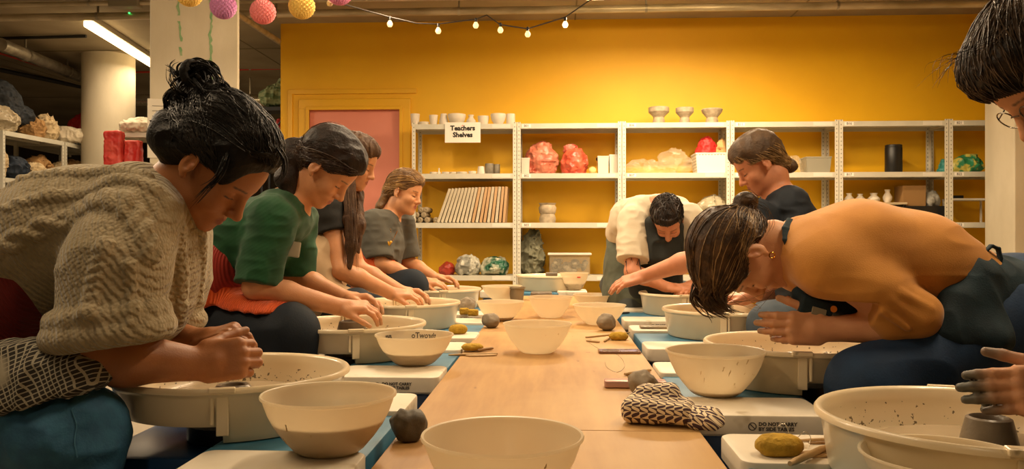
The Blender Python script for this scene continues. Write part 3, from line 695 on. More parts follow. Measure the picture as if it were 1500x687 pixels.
lsh(1.02, .2, TT, (.12, .14, .17), 'tote_bag', m_cv, 'upright cream tote with its handle loop, middle of the left rack top', 'bag', 55, amp=.02)
lsh(1.35, .18, TT, (.28, .13, .12), 'canvas_bag', M('canvas_white', '#d2c6ae', .85, bump=.3), 'long slumped white canvas bag on the rear bay top', 'bag', 56)
lsh(1.95, .22, TT, (.22, .14, .09), 'carrier_bag', M('blue_white_plastic', '#3c6aa5', .5, col2='#d5cdbd', nscale=5, contrast=(.48, .55)), 'blue and white carrier bag on the rear bay top', 'bag', 57)
lsh(2.02, .35, TT+.06, (.20, .18, .22), 'red_bag', m_rd, 'pointed red bag against the round column', 'bag', 58, extra=[(.02, .14, (.06, .06, .12))])
for k, (u, off, rr_, mt, nm, lb) in enumerate([(.12, .2, (.13, .14, .19), m_cv, 'canvas_bag', 'upright cream bag in the left corner of the second level'), (.42, .2, (.17, .16, .14), m_nb, 'backpack', 'navy backpack on the second level of the front bay'), (.68, .12, (.14, .12, .11), m_cv, 'tote_bag', 'striped looking cream bag sagging over the second level edge'), (.92, .22, (.16, .16, .17), m_tn, 'tote_bag', 'tan tote bag beside the middle upright of the left racks'), (1.32, .2, (.13, .14, .15), m_cv, 'canvas_bag', 'cream bag just behind the middle upright'), (1.62, .22, (.16, .16, .18), m_tn, 'cloth_bag', 'brown and cream bag on the rear bay second level'), (1.92, .15, (.13, .12, .10), m_rd, 'red_bag', 'small red bag on the rear bay second level')]):
    lsh(u, off, 1.5, rr_, nm, mt, lb, 'bag', 60+k, amp=.018)
lsh(.75, .08, 1.5, (.16, .05, .02), 'red_strap', m_rd, 'red strap dangling over the second level edge', 'strap', 71)
lsh(.10, .15, 1.02, (.10, .12, .10), 'red_bag', m_rd, 'glossy red bag on the third level of the left rack', 'bag', 72)
lsh(.35, .22, 1.02, (.22, .2, .15), 'backpack', m_bk, 'black bag on the third level of the left rack', 'bag', 73)
m_rp = M('red_translucent', '#b8251f', .5, col2='#d6574a', nscale=7, bump=.5, bscale=14)
def hang(c0, c1, r0, r1, D, label, seed):
    a = W(c0, r0, D); b = W(c1, r1, D); s = SDF(.009); cx = (a+b)/2; R_ = (b-a); s.box((cx.x, cx.y, cx.z), (abs(R_.x)/2, .06, abs(R_.z)/2), np.eye(3), rd=.02, k=.01); s.disp.append(folds(.008, 12, seed)); s.disp.append(folds(.005, 30, seed)); return tag(s.mesh('carrier_bag', m_rp), label, 'bag', 'hanging red bags')
hang(155, 181, 192, 243, 8.72, 'red carrier bag hanging left of the rack post before the round column', 3)
hang(184, 208, 206, 243, 8.78, 'red carrier bag hanging right of the rack post, partly behind the hair', 6)
p = W(203, 189, 8.95); lump('canvas_bag', [((p.x, p.y+.1, 2.0+.08), (.26, .2, .10)), ((p.x-.12, p.y+.1, 2.06), (.14, .12, .09))], .014, M('canvas_white', '#d2c6ae'), 'white canvas bag lying on the rack beside the square column', 'bag', seed=80, flat=2.001)
# black stand and striped bag between the square column and the yellow wall
p = W(402, 180, 9.4); t = empty('black_stand', (p.x+.03, p.y, 0)); tag(t, 'black cross braced stand half hidden behind the corner of the yellow wall', 'stand')
for sx in (-.13, .17):
    for sy in (-.12, .12): MB().box((sx-.012, sy-.012, 0), (sx+.012, sy+.012, 2.34)).build('post', m_dark, t)
MB().box((-.15, -.14, 2.30), (.19, .14, 2.34)).build('top_shelf', m_dark, t)
MB().box((-.15, -.14, 1.86), (.19, .14, 1.89)).build('lower_shelf', m_rack, t)
g = MB()
for s_ in (1, -1): g.tube([(-.13, -.13, 1.90 if s_ > 0 else 2.28), (.17, -.13, 2.28 if s_ > 0 else 1.90)], .009, 6)
g.build('cross_brace', m_dark, t)
lump('green_bag', [((p.x+.06, p.y, 2.48), (.24, .15, .13)), ((p.x+.14, p.y, 2.58), (.12, .1, .12))], .012, M('pale_green_cloth', '#93a07a', .85, col2='#5f7550', nscale=7, contrast=(.45, .55), stretch=(1, 1, 3)), 'pale green striped bag on the black cross braced stand', 'bag', seed=81, flat=2.342)
lump('cloth_bundle', [((p.x+.03, p.y, 1.99), (.13, .1, .10))], .01, M('tan_cloth', '#c49a62'), 'small tan bundle inside the black stand', 'bundle', seed=82, flat=1.892)
lump('red_bag', [((p.x+.07, p.y+.05, 2.14), (.09, .06, .09))], .01, m_rd, 'small red bag high inside the black stand', 'bag', seed=83)
# ================================================================== TABLES
def wood(t):
    n = t.new('ShaderNodeTexNoise', Scale=3.2, Detail=9., Roughness=.6); mp = t.new('ShaderNodeMapping'); mp.inputs['Scale'].default_value = (5, .55, 1)
    t.link(t.tc.outputs['Object'], mp.inputs['Vector']); t.link(mp.outputs['Vector'], n.inputs['Vector'])
    r = t.new('ShaderNodeValToRGB'); e = r.color_ramp.elements; e[0].position = .3; e[1].position = .72; e[0].color = srgb('#9c7240'); e[1].color = srgb('#ba9056')
    t.link(n.outputs['Fac'], r.inputs['Fac'])
    n2 = t.new('ShaderNodeTexNoise', Scale=1.6, Detail=4.); t.link(t.tc.outputs['Object'], n2.inputs['Vector'])
    r2 = t.new('ShaderNodeValToRGB'); r2.color_ramp.elements[0].position = .45; r2.color_ramp.elements[1].position = .62; t.link(n2.outputs['Fac'], r2.inputs['Fac'])
    mx = t.new('ShaderNodeMix', data_type='RGBA'); mx.inputs[7].default_value = srgb('#c09c66'); t.link(r.outputs['Color'], mx.inputs[6])
    mu = t.new('ShaderNodeMath', operation='MULTIPLY'); mu.inputs[1].default_value = .55; t.link(r2.outputs['Color'], mu.inputs[0]); t.link(mu.outputs[0], mx.inputs[0])
    t.link(mx.outputs[2], t.b.inputs['Base Color'])
    # small dark knots and chips
    v = t.new('ShaderNodeTexNoise', Scale=26., Detail=2.); mp2 = t.new('ShaderNodeMapping'); mp2.inputs['Scale'].default_value = (1, .35, 1); mp2.inputs['Rotation'].default_value = (0, 0, 1.5)
    t.link(t.tc.outputs['Object'], mp2.inputs['Vector']); t.link(mp2.outputs['Vector'], v.inputs['Vector'])
    r3 = t.new('ShaderNodeValToRGB'); r3.color_ramp.elements[0].position = .74; r3.color_ramp.elements[1].position = .79; t.link(v.outputs['Fac'], r3.inputs['Fac'])
    mx2 = t.new('ShaderNodeMix', data_type='RGBA'); mx2.inputs[7].default_value = srgb('#8a5f38'); t.link(mx.outputs[2], mx2.inputs[6]); t.link(r3.outputs['Color'], mx2.inputs[0]); t.link(mx2.outputs[2], t.b.inputs['Base Color'])
m_wood = M('plywood', '#c79a68', .5, spec=.4, fn=wood)
TZ = .46; TL, TR = -.332, .311
tlb = ['nearest plywood work table, mostly hidden by the bowl at the bottom edge', 'middle plywood work table with the white bowl standing alone', 'far plywood work table carrying the cluster of bowls']
for i, (y0, y1) in enumerate(((.55, 1.776), (1.78, 3.596), (3.60, 5.75))):
    t = empty('work_table', ((TL+TR)/2, (y0+y1)/2, 0)); tag(t, tlb[i], 'table', 'plywood tables down the middle')
    hx = (TR-TL)/2; hy = (y1-y0)/2
    MB().box((-hx, -hy, TZ-.024), (hx, hy, TZ), .0015).build('tabletop', m_wood, t)
    for sx in (-1, 1):
        for sy in (-1, 1): MB().tube([(sx*(hx-.06), sy*(hy-.1), 0), (sx*(hx-.05), sy*(hy-.12), TZ-.024)], .014, 10).build('leg', m_dark, t, True)
    MB().box((-hx+.03, -.02, TZ-.06), (hx-.03, .02, TZ-.024)).build('cross_rail', m_dark, t)
# ================================================================== WHEELS
m_blue = M('wheel_blue', '#1d4f86', .35, col2='#173f70', nscale=6)
m_blue_lit = M('wheel_blue_lit_top', '#2f6c8c', .5, col2='#3f7690', nscale=9)  # same blue paint as the body; the lit top is put into this lighter colour
m_tray = M('tray_white', '#e2d9c6', .45, col2='#d6cbb5', nscale=5, fn=speckle('#b3a386', 9, .66, .74))
def splash(t):
    speckle('#a8936c', 17, .73, .78)(t)
    sp = t.new('ShaderNodeSeparateXYZ'); t.link(t.tc.outputs['Object'], sp.inputs[0])
    def mth(op, a, b=None):
        n = t.new('ShaderNodeMath', operation=op)
        for i, v in enumerate((a, b)):
            if v is None: continue
            if isinstance(v, (int, float)): n.inputs[i].default_value = v
            else: t.link(v, n.inputs[i])
        return n.outputs[0]
    r2 = mth('ADD', mth('MULTIPLY', sp.outputs['X'], sp.outputs['X']), mth('MULTIPLY', sp.outputs['Y'], sp.outputs['Y']))
    sn = t.new('ShaderNodeSeparateXYZ'); t.link(t.tc.outputs['Normal'], sn.inputs[0])
    dt = mth('ADD', mth('MULTIPLY', sn.outputs['X'], sp.outputs['X']), mth('MULTIPLY', sn.outputs['Y'], sp.outputs['Y']))
    inside = mth('MULTIPLY', mth('LESS_THAN', dt, -.05), mth('GREATER_THAN', r2, .2**2))
    z = sp.outputs['Z']; band = mth('SUBTRACT', 1., mth('MULTIPLY', mth('ABSOLUTE', mth('SUBTRACT', z, .060)), 26.))
    n = t.new('ShaderNodeTexNoise', Scale=95., Detail=2.); t.link(t.tc.outputs['Object'], n.inputs['Vector'])
    v = mth('GREATER_THAN', mth('ADD', n.outputs['Fac'], mth('MULTIPLY', mth('MAXIMUM', band, -2.), .13)), .715)
    f = mth('MULTIPLY', v, mth('MULTIPLY', inside, mth('LESS_THAN', z, .10)))
    mx = t.new('ShaderNodeMix', data_type='RGBA'); t.link(t.b.inputs['Base Color'].links[0].from_socket, mx.inputs[6]); mx.inputs[7].default_value = srgb('#75664a'); t.link(f, mx.inputs[0]); t.link(mx.outputs[2], t.b.inputs['Base Color'])
m_pan = M('pan_white', '#efdfbd', .28, col2='#e6d3ae', nscale=4, coat=.2, fn=splash)
m_slip = M('wet_slip', '#a89677', .25, col2='#8f7d60', nscale=9)
m_disc = M('wheel_head_slip', '#b3a184', .22, metal=.1, spec=.6, col2='#9c8a6d', nscale=3)
m_crust = M('clay_splatter', '#5e5138', .7)
m_clay = M('wet_clay', '#7d7262', .3, col2='#6a5f50', nscale=20, bump=.2)
m_mark = M('tray_print', '#4d4740', .7)
PANZ = .575; PR = .263
def pan_mesh(t, rz):
    """two-part splash pan: the front half deep, the rear half shallow"""
    N = 96
    def prof(zb): return [(.06, .045), (.22, .042), (.235, .052), (.245, .10), (.248, .120), (.2535, .1265), (.2605, .1265), (.264, .122), (.2635, .115), (.257, .112), (.252, .105), (.240, zb+.012), (.233, zb), (.06, zb)]
    for half in (0, 1):
        bm = bmesh.new(); zb = .012 if half == 0 else .045
        a0 = -PI/2 if half == 0 else PI/2
        rings = []
        for i in range(N//2+1):
            a = a0+PI*i/(N//2)
            rings.append([bm.verts.new((r*math.cos(a), r*math.sin(a), z)) for r, z in prof(zb)])
        for A, B in zip(rings, rings[1:]):
            for k in range(len(A)): bm.faces.new((A[k], B[k], B[(k+1) % len(A)], A[(k+1) % len(A)]))
        bm.faces.new(rings[0]); bm.faces.new(rings[-1][::-1])
        bmesh.ops.recalc_face_normals(bm, faces=bm.faces)
        me = bpy.data.meshes.new('pan_half'); bm.to_mesh(me); bm.free()
        o = link('splash_pan_front' if half == 0 else 'splash_pan_rear', me, m_pan, t, True); me.set_sharp_from_angle(angle=math.radians(50))
        o.rotation_euler = (0, 0, rz); o.location = (0, 0, PANZ-.1265)
        if half == 0:
            for s in (-1, 1):
                g = MB()
                g.box((-.026, s*.247-.008, .118), (.026, s*.262+.006*s, .1295), .003)
                g.box((-.024, s*.243-.006, .052), (-.016, s*.256+.004, .12), .002); g.box((-.012, s*.243-.006, .03), (.012, s*.256+.002, .12), .002)
                g.build('pan_clip', m_pan, o)
    return t
def make_wheel(sx, name_label, y, x, rz, disc=True):
    t = empty('pottery_wheel', (x, y, 0)); tag(t, name_label, 'pottery wheel', 'white and blue pottery wheels')
    # local +x towards the table for the left row; mirrored by sx for the right row
    def X(a, b): return (min(a*sx, b*sx), max(a*sx, b*sx))
    x0, x1 = X(.03, .375); g = MB().rbox((x0, -.50, .14), (x1, .27, .418), .03, .008); x0, x1 = X(-.24, .04); g.rbox((x0, -.19, .14), (x1, .17, .418), .03, .008); g.build('body', m_blue, t, True)
    x0, x1 = X(.05, .380); o = MB().rbox((x0, -.315, .40), (x1, .065, .458), .012, .006).build('top_cover', m_blue_lit, t, True)
    for k, (a, b) in enumerate(((-.52, -.305), (.055, .275))):
        x0, x1 = X(.07, .385)
        tr = MB().rbox((x0, a, .42), (x1, b, .470), .028, .006).build('side_tray', m_tray, t, True)
        if k == 0:
            cx = (x0+x1)/2 
            text_obj('tray_lettering', 'DO NOT CARRY\nBY SIDE TABLES', .0115, (cx-.008, a-.0008, .444), m_mark, tr, bold=.00045, align='LEFT')
            g = MB(); c = Vector((cx-.022, a-.0006, .4445)); 
            g.tube([c+Vector((.0085*math.cos(q*PI/10), 0, .0085*math.sin(q*PI/10))) for q in range(21)], .0013, 5); g.tube([c+Vector((-.006, 0, .006)), c+Vector((.006, 0, -.006))], .0013, 5)
            g.build('no_carry_symbol', m_mark, tr)
    for a in (-.44, .2):
        for b in (.08, .31): MB().lathe([(.001, 0), (.026, 0), (.022, .02), (.016, .03), (.016, .14), (.001, .14)], 12, c=(b*sx, a, 0)).build('foot', m_dark, t, True)
    MB().lathe([(.03, .40), (.1, .42), (.1, .455), (.03, .455)], 24).build('pan_mount', m_dark, t, True)
    pan_mesh(t, rz)
    MB().lathe([(.001, .505), (.150, .505), (.168, .508), (.170, .5125), (.168, .517), (.12, .5185), (.001, .5195)], 64).lathe([(.001, .44), (.03, .44), (.03, .505), (.001, .505)], 16).build('wheel_head', m_disc, t, True)
    return t
wy = {'L1': (-.74, 1.85), 'L2': (-.722, 2.88), 'L3': (-.705, 3.80), 'L4': (-.695, 4.78), 'R1': (.725, 1.45), 'R2': (.70, 2.42), 'R3': (.72, 3.52), 'R4': (.72, 4.50)}
wl = {'L1': 'pottery wheel under the hands of the woman in the knitted sweater', 'L2': 'pottery wheel of the person in the green top', 'L3': 'pottery wheel of the long haired person in black', 'L4': 'farthest wheel of the left row, at the woman in grey',
      'R1': 'nearest wheel of the right row, its pan cut by the right edge', 'R2': 'pottery wheel under the hands of the woman in the mustard top', 'R3': 'pottery wheel just beyond the face of the woman in mustard', 'R4': 'pottery wheel in front of the bent man in the white shirt'}
WH = {}
for k, (x, y) in wy.items():
    L = k[0] == 'L'
    WH[k] = make_wheel(1 if L else -1, wl[k], y, x, (.30 if L else PI-.22))
p = W(800, 400, 6.45); farw = make_wheel(1, 'unattended wheel at the far end of the tables with a bowl set on its pan', 0, 0, 0)
farw.location = (XY(806, 6.4), 6.42, 0); farw.rotation_euler = (0, 0, -PI/2)
for o in farw.children_recursive:
    pass
# ================================================================== BOWLS
def trans(a, tw):
    def f(t):
        tr = t.new('ShaderNodeBsdfTranslucent'); tr.inputs['Color'].default_value = t.b.inputs['Base Color'].default_value
        ms = t.new('ShaderNodeMixShader'); ms.inputs[0].default_value = tw
        t.link(t.b.outputs[0], ms.inputs[1]); t.link(tr.outputs[0], ms.inputs[2])
        tp = t.new('ShaderNodeBsdfTransparent'); tp.inputs['Color'].default_value = (1, .95, .85, 1); m2 = t.new('ShaderNodeMixShader'); m2.inputs[0].default_value = a
        t.link(ms.outputs[0], m2.inputs[1]); t.link(tp.outputs[0], m2.inputs[2]); t.link(m2.outputs[0], t.out.inputs['Surface'])
    return f
m_bowl = M('milky_plastic', '#efe4cc', .3, col2='#e8dabd', nscale=3, fn=trans(.14, .5))
m_bowlc = M('clearer_plastic', '#e9dcc2', .28, fn=trans(.42, .45))
m_water = M('slip_water', '#bd8b42', .15, col2='#a97c3a', nscale=6)
m_dslip = M('dark_slip', '#6f665a', .3)
m_smear = M('dried_slip', '#c4ae84', .8, col2='#cfba92', nscale=40)
BP = [(.0, 0), (.42, 0), (.46, .02), (.52, .07), (.68, .28), (.80, .47), (.89, .67), (.95, .86), (.965, .93)]
def bowl(x, y, z, R, H, label, water=0, mat=None, wmat=None, smear=0, group='plastic water bowls', seed=0):
    t = empty('plastic_bowl', (x, y, z)); tag(t, label, 'bowl', group)
    out = [(r*R, q*H) for r, q in BP[1:]]; th = .0022
    rim = [(R*.985, H*.945), (R, H*.95), (R*1.004, H*.975), (R*.995, H), (R*.965, H*.99)]
    inn = [(r*R-th, max(q*H, 0)+.0005) for r, q in BP[:1:-1]]; inn = [(r, q) for r, q in inn if q > th] + [(R*.42-th, th), (.001, th)]
    MB().lathe([(.001, 0)]+out+rim+inn, 64, cap=False).build('shell', mat or m_bowl, t, True)
    if water:
        def rad(q):
            for (r0, q0), (r1, q1) in zip(BP[1:], BP[2:]):
                if q0 <= q <= q1: return (r0+(r1-r0)*(q-q0)/(q1-q0))*R-th*1.4
            return R*.42
        pr = [(.001, th*1.3), (rad(0.0), th*1.3)]+[(rad(water*i/6), max(water*H*i/6, th*1.4)) for i in range(1, 7)]+[(.001, water*H)]
        MB().lathe(pr, 48, cap=False).build('slip_water', wmat or m_water, t, True)
    if smear:
        rr = random.Random(seed); s = SDF(.003)
        for i in range(smear):
            a = rr.uniform(-2.6, -.5); q = rr.uniform(.25, .85)
            for j in range(rr.randint(1, 4)):
                q2 = q+j*.035
                rr_ = None
                for (r0, q0), (r1, q1) in zip(BP[1:], BP[2:]):
                    if q0 <= q2 <= q1: rr_ = (r0+(r1-r0)*(q2-q0)/(q1-q0))*R
                if rr_: s.ell((rr_*math.cos(a+j*.01), rr_*math.sin(a+j*.01), q2*H), (.0022, .0014, .004), k=.002)
        s.mesh('dried_drips', m_smear, t)
    return t
def bpx(c, rbase, z, wpx, hpx, label, **k):
    q = WZ(c, rbase, z); D = (q-CAM).dot(FW); R = wpx/2/F_*D
    return bowl(q.x, q.y, z, R, hpx/F_*D, label, **k)
TRZ = .470
bpx(482, 661, TRZ, 196, 86, 'large bowl half full of tan slip on the tray of the nearest left wheel', water=.56, seed=1, smear=4)
b2 = bpx(607, 533, TRZ, 115, 44, 'bowl with handwriting inside, on the tray below the second left wheel', water=.42)
bpx(1048, 577, TRZ, 144, 65, 'streaked bowl on the tray beside the mustard top woman, behind the patterned pouch', water=.12, smear=12, seed=3)
bpx(736, 740, TZ, 238, 105, 'large white bowl cut by the bottom edge on the nearest table', smear=5, seed=4)
bpx(787, 516, TZ, 101, 43, 'white bowl standing alone in the middle of the table', smear=3, seed=5)
bpx(806, 465, TZ, 65, 31, 'clear bowl on the table behind the lone middle bowl', mat=m_bowlc)
bpx(733, 469, TZ, 70, 28, 'bowl on the left half of the far table, nearer one of two', water=.2)
bpx(735, 438.5, TZ, 60, 20, 'bowl with a small black mark, farther one of two at left on the far table')
bpx(878, 475, TZ, 78, 29, 'bowl at the right table edge behind the grey clay ball')
bpx(872, 449, TZ, 66, 18, 'bowl at the right of the far table, behind the one at the edge')
bpx(1385, 744, TRZ, 238, 80, 'bowl at the bottom right corner, tucked against the nearest right pan', smear=9, seed=8)
# handwriting on the lettered bowl, seen mirrored through the plastic
D2 = (b2.location-CAM).dot(FW); R2 = 57.5/F_*D2; H2 = 44/F_*D2
def wrap_text(body, size, R, H, zc, a_mid, mirror, slant):
    me = text_mesh(body, size, depth=.0003, mirror=mirror, bold=.0002)
    for v in me.vertices:
        x, y, z = v.co; zz = zc+y; rr_ = R*(.88+(.955-.88)*(zz/H-.6)/.28)-.004-z
        a = a_mid-x/R; v.co = (rr_*math.cos(a), rr_*math.sin(a), zz)
    return me
link('marker_writing', wrap_text('throwTo', .026, R2, H2, H2*.80, PI*.5-.12, True, 0), m_ink, b2)
link('marker_scribble', wrap_text('gum', .018, R2, H2, H2*.84, PI*.82, True, 0), m_ink, b2)
b5 = [o for o in bpy.data.objects if o.get('label', '').startswith('bowl with a small black mark')][0]
me = text_mesh('1L', .022, depth=.0004); me.transform(Matrix.Translation((.085, -.118, .062)) @ Euler((PI/2, 0, .5)).to_matrix().to_4x4()); link('black_mark', me, m_ink, b5)
# bowl resting on the far pan
q = W(841, 400, 6.2); fb = bowl(q.x, q.y, .472, .11, .13, 'clear bowl with dark slip and a red dot, resting by the far end pan', water=.38, mat=m_bowlc, wmat=m_dslip)
MB().box((.02, -.1085, .095), (.045, -.104, .105), .001).build('red_dot', M('red_sticker', '#c23a2a', .5), fb)
for z_, nm, lb, c, r, D, dims, mt in ((0, 'wood_block', 'small grey block lying on top of the far end pan rim', 808, 401, 6.2, (.045, .02, .014), m_clay),):
    o = MB().box((-dims[0], -dims[1], 0), (dims[0], dims[1], dims[2]*2), .006).build(nm, mt); o.location = (W(c, r, D).x, W(c, r, D).y, PANZ+.001); tag(o, lb, 'block')
q = WZ(757, 440, TZ); 
t = empty('metal_tub', q); tag(t, 'grey metal tub at the far left corner of the far table', 'tub')
MB().lathe([(.001, 0), (.042, 0), (.05, .075), (.057, .078), (.057, .09), (.052, .09), (.047, .078), (.04, .006), (.001, .006)], 24, cap=False).build('tub_body', M('dull_metal', '#8b8069', .5, metal=.3), t, True)
q = WZ(793, 439, TZ); 
t = empty('clay_dish', q); tag(t, 'dark grey rectangular dish behind the clear bowl', 'dish')
MB().box((-.07, -.05, 0), (.07, .05, .052), .008).build('dish_body', m_clay, t)
# ================================================================== CLAY, SPONGES, TOOLS
def clayball(c, rb, z, wpx, label, mat, h=.0035, asp=.92, group='balls of clay', amp=.004):
    q = WZ(c, rb, z); D = (q-CAM).dot(FW); R = wpx/2/F_*D
    s = SDF(h); s.ell((q.x, q.y, z+R*asp*.92), (R, R*.95, R*asp), k=.01); s.disp.append(folds(amp, 28, int(c))); s.disp.append(folds(amp*.5, 60, int(c)+1))
    rr = random.Random(c)
    for i in range(5):
        a, b = rr.uniform(0, 6.28), rr.uniform(-.3, 1.2); n = Vector((math.cos(a)*math.cos(b), math.sin(a)*math.cos(b), math.sin(b))); cc = Vector((q.x, q.y, z+R*asp*.92))+n*R*1.585
        s.ell(cc, (R*.66,)*3, k=.02, op='sub')
    s.box((q.x, q.y, z-.1+.0008), (.3, .3, .1), rd=0, k=.003, op='sub')
    return tag(s.mesh('clay_ball', mat), label, 'clay ball', group)
m_clayd = M('dark_clay', '#5d564a', .65, col2='#4c463c', nscale=25, bump=.3); m_clayl = M('grey_clay', '#8d7f69', .7, col2='#7b6e5a', nscale=25, bump=.3)
clayball(598, 645, TZ, 55, 'dark ball of clay at the left table edge beside the large slip bowl', m_clayd)
clayball(719, 480, TZ, 26, 'grey ball of clay with a pinhole, left of the lone middle bowl', m_clayl)
clayball(888, 484, TZ, 28, 'round grey ball of clay at the right table edge behind the oval sponge', m_clayl)
clayball(941, 577, TZ, 46, 'lumpy clay ball tucked behind the patterned pouch', m_clayl, asp=.8)
clayball(684, 456, TRZ, 27, 'clay lump on the tray between the third and fourth left wheels', m_clayl, asp=.8)
m_sp = M('yellow_sponge', '#b8932a', .9, col2='#a07e1e', nscale=40, bump=.5, bscale=120)
def sponge(c, rb, z, wpx, hpx, label, rz=0., cut=False, h=.0025):
    q = WZ(c, rb, z); D = (q-CAM).dot(FW); a = wpx/2/F_*D; b = hpx/2/F_*D
    t = SDF(h)
    if cut: t.box((0, 0, b), (a, a*.6, b), rd=.008, k=.01)
    else: t.ell((0, 0, b*.98), (a, a*.68, b*1.12), k=.01); t.box((0, 0, b), (a*.8, a*.5, b*.95), rd=b*.8, k=.01)
    t.disp.append(folds(.0012, 90, 1)); t.box((0, 0, -.05+.0006), (.3, .3, .05), rd=0, k=.002, op='sub')
    o = t.mesh('sponge', m_sp); o.location = q; o.rotation_euler = (0, 0, rz); return tag(o, label, 'sponge', 'yellow sponges')
sponge(1141, 666, TRZ, 72, 28, 'big oval yellow sponge on the nearest right tray', .1)
sponge(671, 489, TRZ, 28, 13, 'yellow sponge on the tray behind the lettered bowl', .3)
sponge(692, 513, TZ+.004, 33, 9, 'long yellow sponge with a wooden tool behind it on the left table edge', .2)
sponge(906, 498, TZ, 29, 11, 'yellow sponge beside sticks at the right table edge', .1)
sponge(680, 461, TRZ, 14, 10, 'small square yellow sponge on the tray of the third left wheel', .3, cut=True)
sponge(693, 463, TRZ, 15, 10, 'small olive sponge block next to the small square yellow one', -.2, cut=True)
sponge(905, 444, TZ, 10, 8, 'tiny yellow sponge between the two far right bowls', 0, cut=True)
m_stick = M('pale_wood_stick', '#b99a6c', .6, col2='#a58659', nscale=14, stretch=(1, 1, 6)); m_stickd = M('brown_wood_tool', '#8f6f46', .6)
def stick(p0, p1, z, r, label, mat=None, cat='tool', name='wooden_tool', taper=False, lift=0):
    a = WZ(p0[0], p0[1], z+r); b = WZ(p1[0], p1[1], z+r+lift)
    n = 7; pts = [a.lerp(b, i/n) for i in range(n+1)]
    rs = [r*(1 if not taper else (1.0-.45*i/n)) for i in range(n+1)]; rs[0] *= .7; rs[-1] *= .7
    return tag(MB().tube(pts, rs, 10).build(name, mat or m_stick, None, True), label, cat)
def flat_tool(p0, p1, z, w_, label, hole=False, th=.004):
    a = WZ(p0[0], p0[1], z); b = WZ(p1[0], p1[1], z); d = (b-a); L = d.length
    g = MB(); n = 24; up = []; lo = []
    for k, zz in ((0, 0), (1, th)):
        ring = []
        for i in range(n):
            an = 2*PI*i/n; ring.append(g.bm.verts.new((L/2*math.copysign(abs(math.cos(an))**.75, math.cos(an)), w_/2*math.copysign(abs(math.sin(an))**.9, math.sin(an)), zz)))
        (lo if k == 0 else up).extend(ring)
    g.bm.faces.new(lo[::-1]); g.bm.faces.new(up)
    for i in range(n): g.bm.faces.new((lo[i], lo[(i+1) % n], up[(i+1) % n], up[i]))
    o = g.build('rib_tool', m_stick); o.location = (a+b)/2+Vector((0, 0, .0008)); o.rotation_euler = (0, 0, math.atan2(d.y, d.x))
    if hole: MB().lathe([(.001, th), (.006, th), (.006, th+.0006), (.001, th+.0006)], 16).build('hole', M('hole_dark', '#4b3b24', .8), o)
    return tag(o, label, 'tool')
stick((1157, 679), (1209, 655), TRZ+.004, .0065, 'round stick tool in front of the big oval sponge')
flat_tool((1168, 668), (1262, 664), TRZ, .04, 'flat wooden rib with a hole on the nearest right tray', True)
stick((1172, 645), (1275, 640), TRZ, .0035, 'long thin tool behind the big oval sponge', taper=True)
stick((1185, 649), (1285, 645), TRZ, .003, 'thin pointed tool lying just behind the flat rib', m_stickd, taper=True)
def wirecurl(pts, z, label, r=.0007):
    P = [WZ(c, rw, z+r) + Vector((0, 0, h_)) for c, rw, h_ in pts]
    # smooth the path
    Q = []
    for i in range(len(P)-1):
        p0, p1, p2, p3 = P[max(i-1, 0)], P[i], P[i+1], P[min(i+2, len(P)-1)]
        for k in range(6):
            t = k/6; Q.append(.5*((2*p1)+(p2-p0)*t+(2*p0-5*p1+4*p2-p3)*t*t+(3*p1-p0-3*p2+p3)*t**3))
    Q.append(P[-1])
    return tag(MB().tube(Q, r, 5).build('cutting_wire', m_galv, None, True), label, 'wire', 'cutting wires')
wirecurl([(1184, 657, .0), (1187, 655, .02), (1178, 655, .03), (1168, 650, .012), (1160, 645, .0), (1150, 643, .03), (1140, 642, .025)], TRZ, 'thin curled wire springing up behind the big oval sponge')
wirecurl([(886, 530, 0), (890, 539, .0), (905, 545, 0), (915, 535, 0), (905, 520, 0), (880, 512, 0), (860, 500, 0)], TZ, 'fine wire looped on the table left of the flat phone')
stick((858, 494), (922, 487), TZ, .004, 'long stick behind the sponge at the right table edge')
stick((859, 499), (878, 501), TZ, .004, 'short stick left of the sponge at the right table edge')
stick((885, 500), (893, 495), TZ, .004, 'stubby stick touching the sponge at the right table edge')
stick((657, 520), (729, 518), TZ, .0045, 'long tool lying in front of the long yellow sponge')
flat_tool((682, 522), (728, 521), TZ, .03, 'flat wooden rib on the left table edge')
stick((700, 513), (722, 510), TZ+.002, .0055, 'dark tipped tool behind the long yellow sponge', m_stickd)
stick((915, 548), (953, 542), TZ, .0055, 'farther of two sticks behind the lumpy clay ball')
stick((920, 552), (951, 549), TZ, .005, 'nearer of two sticks behind the lumpy clay ball')
stick((905, 459), (922, 458), TZ, .005, 'dark tool lying behind the bowl at the right table edge', m_dark)
stick((690, 448), (712, 444), TRZ, .004, 'stick beside the clay lump on the third left tray', m_stickd)
# phones
def phone(c, r, w_, dd, rz, label, scr):
    q = WZ(c, r, TZ); t = empty('smartphone', q, rz); tag(t, label, 'phone')
    MB().rbox((-w_/2, -dd/2, .0006), (w_/2, dd/2, .009), .009, .002).build('phone_body', M('phone_bronze', '#8a6a58', .3, metal=.5), t, True)
    MB().rbox((-w_/2+.004, -dd/2+.004, .009), (w_/2-.004, dd/2-.004, .0097), .006, .0002).build('screen', scr, t)
m_scr = M('dark_screen', '#5b4440', .25, col2='#8d86a8', nscale=30, contrast=(.52, .62))
phone(907, 516.5, .15, .072, .02, 'flat dark phone with a patterned screen at the right table edge', m_scr)
t = empty('metal_case', WZ(930, 567, TZ), -.02); tag(t, 'pale pink metal case lying behind the lumpy clay ball', 'case')
MB().rbox((-.085, -.025, .0005), (.085, .025, .02), .008, .003).build('case_body', M('rose_metal', '#c9a196', .3, metal=.4), t, True)
